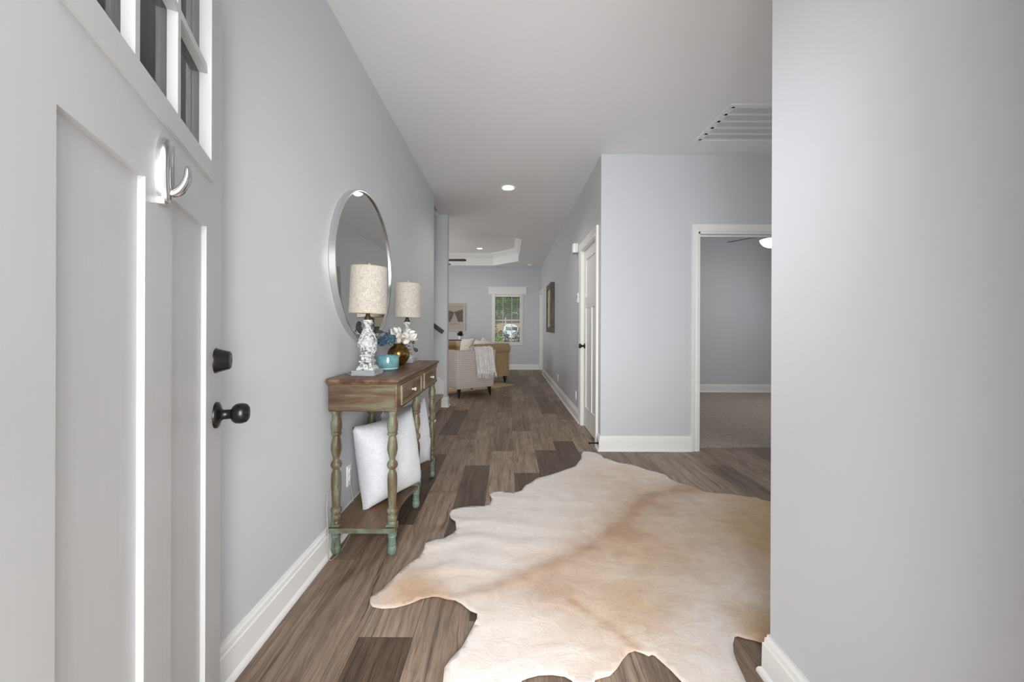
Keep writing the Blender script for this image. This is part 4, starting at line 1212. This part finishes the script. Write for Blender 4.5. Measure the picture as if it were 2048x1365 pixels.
def hide_col(p):
    w = 0.5 + 0.5 * noise.fractal(Vector((p.x * 2.2, p.y * 2.2, 1.3)), 1, 2, 4)
    w2 = 0.5 + 0.5 * noise.fractal(Vector((p.x * 6 + 9, p.y * 6, 4.3)), 1, 2, 3)
    w3 = 0.5 + 0.5 * noise.fractal(Vector((p.x * 3 + 5, p.y * 14, 2.1)), 1, 2, 4)
    d = poly_d(p, SPINE)
    c = CREAM.copy()
    beige = 0.75 * gs(p, (0.30, 1.60), 0.30) + 0.60 * gs(p, (0.60, 1.95), 0.32) + 0.95 * gs(p, (-0.43, 1.66), 0.17) + 1.0 * gs(p, (1.15, 2.2), 0.50) + 0.45 * gs(p, (0.42, 1.25), 0.12) + .65 * gs(p, (.85, 2.9), .35) + 0.5 * gs(p, (0.55, 1.50), 0.16)
    c = c.lerp(BEIGE, min(1, beige * (0.5 + 0.9 * w)))
    tan = 0.75 * math.exp(-(d / 0.040) ** 2) * (0.6 + 0.4 * w2) + 0.40 * math.exp(-(d / 0.13) ** 2) + 0.75 * gs(p, (0.92, 2.48), 0.15) + 0.6 * gs(p, (0.68, 2.10), 0.10) + 0.55 * gs(p, (1.28, 2.68), 0.15) + 0.50 * gs(p, (0.22, 1.64), 0.15)
    tan += 0.8 * math.exp(-(poly_d(p, [(0.26, 1.58), (0.38, 1.45), (0.455, 1.35)]) / 0.018) ** 2)
    tan += 0.55 * gs(p, (-0.27, 1.60), 0.05) + 0.45 * gs(p, (-0.40, 1.63), 0.10)
    c = c.lerp(TAN, min(0.92, tan * (0.40 + 0.8 * w2)))
    white = 0.8 * gs(p, (1.02, 1.62), 0.13) + 0.7 * gs(p, (0.80, 1.42), 0.12) + 0.6 * gs(p, (0.0, 2.25), 0.22) + 0.5 * gs(p, (0.02, 1.38), 0.2) + 0.5 * gs(p, (-0.1, 1.85), 0.18)
    c = c.lerp(CREAM, min(0.85, white * (0.5 + 0.8 * w3)))
    gold = 1 / (1 + math.exp(-((p.x - 0.30 * (p.y - 2.0)) - 1.22 + 0.16 * (w - .5)) / 0.09)) * (0.9 if p.y < 2.45 else max(0.45, 0.9 - (p.y - 2.45) * 2))
    gold = max(gold, 0.9 / (1 + math.exp(-(p.x - 0.87) / 0.022)) * (1 / (1 + math.exp((p.y - 1.56) / 0.04))))
    return c.lerp(GOLD, gold)
def cowhide():
    pts = [Vector(p) for p in HIDE]
    # densify the outline
    out = []
    for a, b in zip(pts, pts[1:] + pts[:1]):
        k = max(1, int((b - a).length / 0.025))
        out += [a.lerp(b, i / k) for i in range(k)]
    ne = len(out)
    oc = [(p.x, p.y) for p in out]
    x = -0.6
    inner = []
    while x < 2.1:
        y = 1.0
        while y < 3.55:
            p = Vector((x + rnd.uniform(-.004, .004), y + rnd.uniform(-.004, .004)))
            if inside(p, oc) and min((p - q).length_squared for q in out) > 0.00016: inner.append(p)
            y += 0.02
        x += 0.02
    allp = out + inner
    edges = [(i, (i + 1) % ne) for i in range(ne)]
    V, E, F, _, _, _ = delaunay_2d_cdt(allp, edges, [], 1, 1e-6)
    bm = bm_new()
    cols = []
    vs_ = []
    for p in V:
        p = Vector((p.x, p.y))
        de = min((p - q).length for q in out)
        e = math.exp(-de / 0.06)
        z = 0.0065 + 0.016 * e * max(0, noise.noise(Vector((p.x * 5, p.y * 5, 0.5))) + 0.15) + 0.004 * noise.noise(Vector((p.x * 3, p.y * 9, 2))) * (1 - e) + 0.003 * (1 - e)
        z += 0.005 * math.exp(-(poly_d(p, SPINE) / 0.035) ** 2)
        # wrinkles radiating to the left edge
        z += 0.009 * max(0, math.sin(p.y * 26 + 3 * noise.noise(Vector((p.x * 3, p.y * 3, 7))))) * max(0, min(1, (0.25 - p.x) * 1.6)) * (1 if p.y > 1.75 else 0.3)
        vs_.append(bm.verts.new((p.x, p.y, max(z, 0.0045))))
        cols.append(hide_col(p))
    for f in F: bm.faces.new([vs_[i] for i in f])
    bmesh.ops.recalc_face_normals(bm, faces=bm.faces[:])
    if sum(f.normal.z for f in bm.faces) < 0:
        bmesh.ops.reverse_faces(bm, faces=bm.faces[:])
    me = bpy.data.meshes.new('cowhide_rug'); bm.to_mesh(me); bm.free()
    at = me.attributes.new('hide', 'FLOAT_COLOR', 'POINT')
    for i, c in enumerate(cols): at.data[i].color = (c.x, c.y, c.z, 1)
    for p in me.polygons: p.use_smooth = True
    o = bpy.data.objects.new('cowhide_rug', me); C.objects.link(o)
    me.materials.append(M['hide']); me.materials.append(M['hide_under'])
    s = o.modifiers.new('thickness', 'SOLIDIFY'); s.thickness = 0.0035; s.offset = -1
    s.material_offset = 1; s.material_offset_rim = 0
    tag(o, 'cream and tan cowhide rug spread on the entry floor', 'rug')
    return o
cowhide()

# ------------------------------------------------------------------ bedroom ceiling fan
def ceiling_fan(label, loc, rot, blade_mat, r=0.66, drop=0.33, bowl=True):
    t = thing('ceiling_fan', label, 'ceiling fan', loc, rot)
    bm = bm_new(); lathe(bm, [(0.0, drop), (0.07, drop), (0.07, drop - 0.03), (0.02, drop - 0.07), (0.012, drop - 0.075), (0.012, 0.07), (0.03, 0.06)][::-1], 32)
    obj('downrod', bm, M['bronze'], t, 40)
    bm = bm_new(); lathe(bm, [(0.03, -0.075), (0.09, -0.065), (0.11, -0.03), (0.11, 0.02), (0.08, 0.055), (0.03, 0.065)], 32)
    obj('motor_housing', bm, M['bronze'], t, 40)
    for k in range(5):
        a = k * 2 * PI / 5
        m = Matrix.Rotation(a, 4, 'Z')
        tiltm = Matrix.Rotation(R(-9), 4, 'X')
        bm = bm_new()
        pl = [(0.20, -0.045), (0.30, -0.058), (r - 0.05, -0.068), (r - 0.012, -0.055), (r, -0.03), (r, 0.03), (r - 0.012, 0.055), (r - 0.05, 0.068), (0.30, 0.058), (0.20, 0.045)]
        prism(bm, pl, -0.004, 0.004, lambda x, y, tt: m @ (tiltm @ Vector((x, y, tt))))
        b = obj('blade', bm, blade_mat, t)
        bm = bm_new(); prism(bm, [(0.10, -0.015), (0.22, -0.035), (0.26, 0), (0.22, 0.035), (0.10, 0.015)], -0.010, -0.004, lambda x, y, tt: m @ (tiltm @ Vector((x, y, tt))))
        obj('blade_arm', bm, M['bronze'], b)
    if bowl:
        bm = bm_new(); lathe(bm, [(0.02, -0.185), (0.07, -0.175), (0.12, -0.148), (0.152, -0.105), (0.162, -0.075), (0.05, -0.07)], 40)
        o = obj('light_bowl', bm, M['bowl'], t, 40); o['label'] = 'glowing white glass bowl'
        bm = bm_new(); lathe(bm, [(0.004, -0.205), (0.012, -0.198), (0.022, -0.188), (0.022, -0.183)], 20)
        f = obj('finial', bm, M['bronze'], t, 40)
        bm = bm_new(); tube(bm, [(-0.0, 0.02, -0.19), (-0.0, 0.02, -0.40)], 0.0012, 6); sphere(bm, (0, 0.02, -0.41), 0.008, sz=1.6)
        obj('pull_chain', bm, M['bronze'], f)
    if bowl and loc[0] > 0: light('fan_lamp', 'POINT', (loc[0], loc[1], loc[2] - 0.26), (0, 0, 0), 9, (1, .95, .88), radius=0.12)
    return t
ceiling_fan('bedroom ceiling fan with a glowing glass bowl', (3.535, 5.1, 2.40), math.atan2(0.85, -0.53), plain('grey_blade', lin(96, 92, 88), .4), 0.60)
ceiling_fan('living room ceiling fan with dark blades under the tray ceiling', (-1.57, 8.10, 2.565), R(0), M['darkwood'], 0.67, H + TH - 2.565, True)

# ------------------------------------------------------------------ living room
# jute rug
rugc = Vector((0.13, 7.55)); ru, rv = Vector((-0.747, -0.665)), Vector((-0.665, 0.747))
bm = bm_new()
def rugp(a, b): q = rugc + ru * a + rv * b; return (q.x, q.y)
RL, RWd = 2.5, 1.75
prism(bm, [rugp(0.03, 0.03), rugp(RL - 0.03, 0.03), rugp(RL - 0.03, RWd - 0.03), rugp(0.03, RWd - 0.03)], 0.0005, 0.009, lambda a, b, t: (a, b, t))
rg2 = thing('area_rug', 'golden woven rug with a pale border under the sofa', 'rug', (0, 0, 0))
obj('weave', bm, M['jute'], rg2)
bm = bm_new()
for q in (((0, 0), (RL, 0), (RL, .03), (0, .03)), ((0, RWd - .03), (RL, RWd - .03), (RL, RWd), (0, RWd)), ((0, .03), (.03, .03), (.03, RWd - .03), (0, RWd - .03)), ((RL - .03, .03), (RL, .03), (RL, RWd - .03), (RL - .03, RWd - .03))):
    prism(bm, [rugp(*p) for p in q], 0.0005, 0.011, lambda a, b, t: (a, b, t))
obj('border', bm, M['jute_edge'], rg2)
RZ = 0.011

# chesterfield sofa: local x along the back, local y towards the back
sofa = thing('chesterfield_sofa', 'tan tufted sofa with rolled arms in front of the far window', 'sofa')
SD = Vector((-0.766, -0.643)); SB = Vector((-0.643, 0.766))        # front direction, along the back
corner = Vector((0.055, 7.95))
sofa.location = (corner.x, corner.y, 0)
sofa.rotation_euler.z = math.atan2(SB.y, SB.x)
SL, SDp = 2.05, 0.92          # local: x 0..SL along the back, y 0..SDp to the front (left normal of SB = (-.766,-.643))
SH, RR = 0.815, 0.105
def roll_prof(t=0.17):
    P = [(0.03, 0.14), (0.03, SH - 2 * RR + 0.01)]
    cx, cz = 0.085, SH - RR
    for i in range(19):
        a = R(215 - 260 * i / 18)
        P.append((cx + RR * math.cos(a), cz + RR * math.sin(a)))
    P += [(0.03 + t, SH - 2 * RR - 0.03), (0.03 + t, 0.14)]
    return P
bm = bm_new()
prism(bm, roll_prof(), 0.05, SL - 0.05, lambda a, b, t: (t, a, b))
bk = obj('backrest', bm, M['sofa'], sofa, 35)
for r_ in range(2):
    for k in range(8):
        bm = bm_new(); sphere(bm, (0.3 + 0.2 * k + 0.1 * r_, 0.205, 0.60 - 0.13 * r_ + .05), 0.014, sy=.6, u=10, v=6)
        obj('tufting_button', bm, M['pillow_tan'], bk, 180)
for x0, s in ((0.0, 1), (SL, -1)):
    bm = bm_new()
    prism(bm, roll_prof(), 0.03, SDp, lambda a, b, t, x0=x0, s=s: (x0 + s * a, t, b))
    ar = obj('arm', bm, M['sofa'], sofa, 35)
    bm = bm_new()
    prism(bm, [(a * .9 + .012, b if b < .2 else b - .012) for a, b in roll_prof()], SDp, SDp + 0.012, lambda a, b, t, x0=x0, s=s: (x0 + s * a, t, b))
    obj('arm_facing', bm, M['sofa'], ar, 35)
bm = bm_new(); box(bm, 0.19, SL - 0.19, 0.19, SDp - 0.02, 0.14, 0.31)
obj('seat_base', bm, M['sofa'], sofa)
for k in range(2):
    w = (SL - 0.40) / 2
    obj('seat_cushion', bbox_bevel(0.20 + k * w + 0.004, 0.20 + (k + 1) * w - 0.004, 0.20, SDp + 0.02, 0.31, 0.46, 0.03, 3), M['sofa'], sofa, 50)
for x in (0.09, SL - 0.09):
    for y in (0.09, SDp - 0.08):
        bm = bm_new(); lathe(bm, [(0.018, RZ), (0.020, 0.02), (0.026, 0.03), (0.020, 0.045), (0.034, 0.075), (0.038, 0.10), (0.030, 0.115), (0.040, 0.125), (0.040, 0.142)], 24, Matrix.Translation((x, y, 0)))
        obj('leg', bm, M['blackwood'], sofa, 40)
def sofa_pt(x, y, z):
    q = corner + SB * x + SD * y
    return (q.x, q.y, z)
SP = 'throw pillows on the sofa'
ys = math.atan2(SB.y, SB.x)
pillow('cream pillow leaning in the sofa corner by the window', 0.48, 0.44, 0.16, M['pillow_cream'], sofa_pt(0.44, 0.42, 0.46), R(-24), R(-14), R(22), 3, SP)
pillow('upright cream pillow in the middle of the sofa', 0.40, 0.42, 0.18, M['pillow_cream'], sofa_pt(0.70, 0.42, 0.46), R(-62), R(-12), R(4), 4, SP)
pillow('cream pillow leaning at the far end of the sofa', 0.44, 0.44, 0.17, M['pillow_cream'], sofa_pt(1.10, 0.40, 0.46), R(-45), R(-12), R(-4), 6, SP)
pillow('tan pillow tucked behind the cream one in the sofa corner', 0.36, 0.34, 0.10, M['pillow_tan'], sofa_pt(0.32, 0.255, 0.46), R(-42), R(-4), R(6), 8, SP)

# plaid armchair: local x along its rear face, local y into the chair
chair = thing('plaid_armchair', 'plaid upholstered armchair seen from behind with black legs', 'armchair')
c0 = Vector((-0.815, 6.055)); c1 = Vector((-0.225, 6.475))
cu = (c1 - c0).normalized()
chair.location = (c0.x, c0.y, 0); chair.rotation_euler.z = math.atan2(cu.y, cu.x)
CW, CDp, CH0, CH1 = 0.725, 0.74, 0.148, 0.765
def chair_path(off):
    """open U path: right front -> right rear -> left rear -> left front, with rounded rear corners"""
    P = []; r = 0.045
    P.append((CW + off, CDp))
    for i in range(7):
        a = R(0 - 90 * i / 6); P.append((CW - r + (r + off) * math.cos(a), r + (r + off) * math.sin(a)))
    for i in range(7):
        a = R(-90 - 90 * i / 6); P.append((r + (r + off) * math.cos(a), r + (r + off) * math.sin(a)))
    P.append((-off, CDp))
    # subdivide the long runs
    out = []
    for a, b in zip(P, P[1:]):
        k = max(1, int(math.dist(a, b) / 0.05))
        out += [(a[0] + (b[0] - a[0]) * i / k, a[1] + (b[1] - a[1]) * i / k) for i in range(k)]
    return out + [P[-1]]
def chair_shell():
    bm = bm_new(); uvl = bm.loops.layers.uv.new('UVMap')
    levels = [(-0.015, CH0), (-0.005, CH0 + 0.02), (0.0, 0.3), (0.012, 0.55), (0.03, CH1 - 0.02), (0.028, CH1 - 0.004), (0.01, CH1 + 0.004), (-0.06, CH1 + 0.004), (-0.085, CH1 - 0.01), (-0.095, CH1 - 0.05), (-0.10, 0.40), (-0.10, CH0)]
    base_path = chair_path(0)
    acc = [0]
    for a, b in zip(base_path, base_path[1:]): acc.append(acc[-1] + math.dist(a, b))
    # outward offset direction at each path vertex
    rows = []
    n = len(base_path)
    for off_, z in levels:
        row = []
        for i, (x, y) in enumerate(base_path):
            a = base_path[max(i - 1, 0)]; b = base_path[min(i + 1, n - 1)]
            d = Vector((b[0] - a[0], b[1] - a[1])).normalized()
            nx, ny = -d.y, d.x
            cx, cy = CW / 2, CDp / 2
            if (x - cx) * nx + (y - cy) * ny < 0: nx, ny = -nx, -ny
            row.append(bm.verts.new((x + nx * off_, y + ny * off_, z)))
        rows.append(row)
    vacc = [0]
    for a, b in zip(levels, levels[1:]): vacc.append(vacc[-1] + math.dist(a, b))
    for k in range(len(levels) - 1):
        for i in range(n - 1):
            f = bm.faces.new((rows[k][i], rows[k][i + 1], rows[k + 1][i + 1], rows[k + 1][i]))
            for lp, (uu, vv_) in zip(f.loops, ((acc[i], vacc[k]), (acc[i + 1], vacc[k]), (acc[i + 1], vacc[k + 1]), (acc[i], vacc[k + 1]))): lp[uvl].uv = (uu, vv_)
    for i in (0, n - 1):
        bm.faces.new([r_[i] for r_ in rows])
    return bm
obj('shell', chair_shell(), M['plaid'], chair, 40)
bm = bm_new(); box(bm, 0.05, CW - 0.05, 0.04, CDp - 0.01, CH0 - 0.006, 0.30)
obj('seat_base', bm, M['blackwood'], chair)
obj('seat_cushion', bbox_bevel(0.103, CW - 0.103, 0.105, CDp + 0.01, 0.30, 0.45, 0.03, 3), M['pillow_cream'], chair, 50)
for x, y, sx, sy in ((0.075, 0.075, -1, -1), (CW - 0.075, 0.075, 1, -1), (0.075, CDp - 0.08, -1, 1), (CW - 0.075, CDp - 0.08, 1, 1)):
    bm = bm_new()
    z0 = 0.0
    q = c0 + cu * x + Vector((-cu.y, cu.x)) * y
    d = q - rugc
    if d.dot(ru) > 0 and d.dot(rv) > -0.03: z0 = RZ
    for a, b in zip(((0.013, z0), (0.018, 0.06), (0.026, CH0)), ((0.018, 0.06), (0.026, CH0))):
        pass
    vsr = []
    for hw, z, sh_ in ((0.012, z0, 0.022), (0.016, 0.06, 0.012), (0.025, CH0 - 0.002, 0.0)):
        cx, cy = x + sx * sh_ * 0.6, y + sy * sh_
        vsr.append([bm.verts.new((cx + i * hw, cy + j * hw, z)) for i, j in ((-1, -1), (1, -1), (1, 1), (-1, 1))])
    for a, b in zip(vsr, vsr[1:]):
        for i in range(4): bm.faces.new((a[i], a[(i + 1) % 4], b[(i + 1) % 4], b[i]))
    bm.faces.new(vsr[0][::-1]); bm.faces.new(vsr[-1])
    obj('leg', bm, M['blackwood'], chair)

# throw over the chair back
thr = thing('throw_blanket', 'white fringed throw draped over the plaid armchair', 'throw blanket', (chair.location.x, chair.location.y, 0), chair.rotation_euler.z)
def throw_mesh():
    bm = bm_new()
    # profile across the back: (y outward negative, z); front inside -> over -> down outside
    prof = []
    for i in range(6): prof.append((0.125, 0.52 + 0.24 * i / 5))
    for i in range(7):
        a = R(0 + 180 * i / 6); prof.append((0.045 + 0.085 * math.cos(a), CH1 + 0.012 + 0.035 * math.sin(a) ** 0.8 if a < PI else CH1 + 0.012))
    for i in range(1, 13): prof.append((-0.042 - 0.000 * i, CH1 + 0.01 - 0.40 * i / 12))
    n = 44; rows = []
    for k, (y, z) in enumerate(prof):
        v = k / (len(prof) - 1)
        row = []
        for i in range(n + 1):
            u = i / n
            down = max(0, (v - 0.5) * 2)
            x0 = 0.275 + 0.07 * down + 0.05 * (1 - down) * (1 - v); x1 = 0.665 + 0.045 * down - .02 * (1 - v)
            x = x0 + (x1 - x0) * u
            f = 0.012 * math.sin(u * 21 + 0.8 * math.sin(v * 3)) + 0.007 * math.sin(u * 47 + v * 2)
            amp = 0.55 + 0.45 * down
            dz = 0.012 * math.sin(u * 9) * down
            if k <= 5: row.append((x, y + abs(f) * 0.6, z))
            elif k <= 12: row.append((x, y, z + (f + 0.013) * 0.55))
            else: row.append((x, y - (f + 0.016) * amp, z + dz))
        rows.append([bm.verts.new(p) for p in row])
    for a, b in zip(rows, rows[1:]):
        for i in range(n): bm.faces.new((a[i], a[i + 1], b[i + 1], b[i]))
    ends = [tuple(v.co) for v in rows[-1]]
    bmesh.ops.recalc_face_normals(bm, faces=bm.faces[:])
    geo = bmesh.ops.solidify(bm, geom=bm.faces[:], thickness=0.006)
    return bm, ends
tb, ends = throw_mesh()
cl = obj('cloth', tb, M['throw'], thr, 60)
bm = bm_new()
for k in range(0, len(ends), 2):
    x, y, z = ends[k]
    L0 = 0.065 + 0.015 * rnd.random()
    tube(bm, [(x, y - 0.002, z + 0.004), (x + rnd.uniform(-.004, .004), y - 0.004, z - 0.02), (x + rnd.uniform(-.008, .008), y - 0.006, z - L0)], [0.004, 0.007, 0.0045], 6)
obj('fringe', bm, M['throw'], thr, 60)

# small plant on a side table behind the sofa
sd = thing('side_table', 'narrow table behind the sofa holding the small plant', 'table', (-1.32, 10.12, 0))
bm = bbox_bevel(-0.42, 0.30, -0.14, 0.14, 0.79, 0.815, 0.004); obj('table_top', bm, M['darkwood'], sd)
for x in (-0.39, 0.27):
    for y in (-0.11, 0.11):
        bm = bm_new(); box(bm, x - 0.018, x + 0.018, y - 0.018, y + 0.018, 0, 0.79); obj('leg', bm, M['darkwood'], sd)
pl_ = thing('potted_plant', 'small dark leafed plant in a white pot behind the sofa', 'plant', (-1.27, 10.10, 0.815))
bm = bm_new(); lathe(bm, [(0.038, 0), (0.048, 0.02), (0.052, 0.09), (0.050, 0.10), (0.046, 0.10), (0.045, 0.08)], 28); obj('pot', bm, M['white'], pl_, 50)
bm = bm_new()
for k in range(70):
    a = rnd.uniform(0, 2 * PI); e = rnd.uniform(20, 100)
    petal(bm, Matrix.Translation((rnd.uniform(-.02, .02), rnd.uniform(-.02, .02), 0.09 + rnd.uniform(0, .05))) @ Matrix.Rotation(a, 4, 'Z') @ Matrix.Rotation(R(e), 4, 'X'), rnd.uniform(.09, .15), .036, .3, .9, 3)
obj('foliage', bm, M['leaf_dark'], pl_, 180)

# ------------------------------------------------------------------ outside the far window
bm = bm_new(); box(bm, -30, 30, 10.52, 70, -0.25, -0.15)
o = struct('ground', bm, M['grass'], 'lawn outside the far window')
bm = bm_new(); box(bm, -1.5, 6, 24, 34, -0.149, -0.13)
o = struct('floor_driveway', bm, M['concrete'], 'pale driveway outside the far window')
def foliage(bm, c, r, n, s, squash=1.0):
    for _ in range(n):
        d = Vector((rnd.gauss(0, 1), rnd.gauss(0, 1), rnd.gauss(0, 1))).normalized() * r * rnd.uniform(0.35, 1) ** 0.6
        p = Vector(c) + Vector((d.x, d.y, d.z * squash))
        q = Matrix.Rotation(rnd.uniform(0, 6.3), 4, 'Z') @ Matrix.Rotation(rnd.uniform(-1.2, 1.2), 4, 'X') @ Matrix.Rotation(rnd.uniform(-.6, .6), 4, 'Y')
        k = s * rnd.uniform(.6, 1.3)
        vs_ = [bm.verts.new(p + (q @ Vector(a)) * k) for a in ((0, -1, 0), (.45, -.1, .1), (0, 1, 0), (-.45, -.1, .1))]
        bm.faces.new(vs_)
def tree(label, x, y, h, blobs, s, mat, trunk_r=0.12, group='trees outside the window'):
    t = thing('tree', label, 'tree', (x, y, -0.15), 0, group)
    bm = bm_new()
    for (cx, cy, cz, r, n) in blobs: foliage(bm, (cx, cy, cz), r, n, s)
    obj('crown', bm, mat, t)
    bm = bm_new(); tube(bm, smooth_pts([(0, 0, 0), (0.05, 0, h * .3), (-0.05, 0.05, h * .6), (0, 0, h)]), [trunk_r * (1 - .6 * i / 18) for i in range(19)], 10)
    obj('trunk', bm, M['bark'], t, 60)
tree('bright green leafy tree at the left of the window view', -1.0, 15.0, 2.6, [(0.35, 0, 2.55, 0.55, 1500), (0.15, 0, 1.75, 0.55, 1500), (0.1, 0.1, 1.1, .5, 900)], 0.06, M['leaf_bright'], 0.06)
tree('mid green tree hanging over the top of the window view', 1.45, 20, 4.6, [(-1.2, 0, 3.0, 0.75, 1500), (-2.0, 0.3, 3.0, 0.8, 1500), (-0.4, 0.2, 3.0, 0.8, 1300), (-1.4, 0.8, 2.75, 0.9, 1500), (-.2, 0, 3.9, 1.3, 700)], 0.085, M['leaf_mid'])
tree('dark green tree behind the tan house', -2.5, 48, 9, [(0, 0, 5, 5, 2200), (6, 0, 6, 5, 2200), (-6, 0, 5, 5, 1500)], 0.5, M['leaf_mid'], 0.3)
def shrub(label, x, y, r, n, s, mat):
    t = thing('shrub', label, 'shrub', (x, y, -0.15), 0, 'shrubs outside the window')
    bm = bm_new(); foliage(bm, (0, 0, r * .8), r, n, s, .85); obj('foliage', bm, mat, t)
    bm = bm_new(); tube(bm, [(0, 0, 0), (0, 0, r)], .03, 6); obj('stem', bm, M['bark'], t)
shrub('bright yellow green shrub low at the left of the window', -0.75, 18, 0.62, 700, .07, M['leaf_bright'])
shrub('dark rounded shrub in front of the white vehicle', -0.42, 24, 0.66, 900, .07, M['leaf_dark'])
shrub('dark shrub at the right of the white vehicle', 0.95, 26, 0.75, 900, .08, M['leaf_dark'])
# white vehicle under a pale canopy
car = thing('parked_vehicle', 'white rounded vehicle with dark windscreen seen through the blind', 'vehicle', (0.22, 29, -0.13))
bm = bm_new()
prof = [(-0.62, 0.25), (-0.62, 0.9), (-0.57, 1.25), (-0.46, 1.47), (-0.28, 1.56), (0.1, 1.55), (0.36, 1.45), (0.52, 1.25), (0.6, 0.9), (0.6, 0.25)]
prism(bm, prof, 0, 2.6, lambda a, b, t: (a, t, b))
bmesh.ops.bevel(bm, geom=[e for e in bm.edges if abs(e.verts[0].co.y - e.verts[1].co.y) < 0.01], offset=0.06, segments=3, affect='EDGES')
obj('body', bm, M['car_white'], car, 40)
for a, b in ((-0.42, -0.02), (0.04, 0.44)):
    bm = bm_new(); prism(bm, [(a, 1.12), (b, 1.06), (b, 1.30), (a, 1.36)], -0.02, 0.02, lambda x, z, t: (x, t, z)); obj('windscreen', bm, M['car_glass'], car)
for x in (-0.48, 0.46):
    for y in (0.35, 2.2):
        bm = bm_new(); lathe(bm, [(0.30, -0.09), (0.32, -0.06), (0.32, 0.06), (0.30, 0.09)], 28, Matrix.Translation((x, y, 0.32)) @ MXp); obj('wheel', bm, M['blackwood'], car, 40)
can = thing('canopy', 'white arched canopy above the white vehicle outside', 'canopy', (0.80, 32.4, -0.13))
bm = bm_new()
arc = [(-1.1 + 2.2 * i / 16, 2.25 + 0.32 * math.sin(PI * (i + 1) / 18)) for i in range(17)]
prism(bm, arc + [(a, b - 0.10) for a, b in arc[::-1]], -0.4, 2.8, lambda a, b, t: (a, t, b))
obj('cover', bm, M['canvas_white'], can, 40)
for x in (-1.05, 1.05):
    for y in (-0.3, 2.7):
        bm = bm_new(); tube(bm, [(x, y, 0), (x, y, 2.24)], 0.03, 8); obj('post', bm, M['canvas_white'], can)
hs = thing('neighbour_house', 'tan walled house with dark roof beyond the vehicle', 'house', (0.5, 36, -0.15))
bm = bm_new(); box(bm, -2.0, 5, 0, 5, 0, 2.5); obj('house_wall', bm, M['tan_brick'], hs)
bm = bm_new(); prism(bm, [(-0.5, 2.5), (5.5, 2.5), (2.5, 4.2)], -2.5, 5.5, lambda a, b, t: (t, a, b)); obj('roof', bm, M['roof_shingle'], hs)
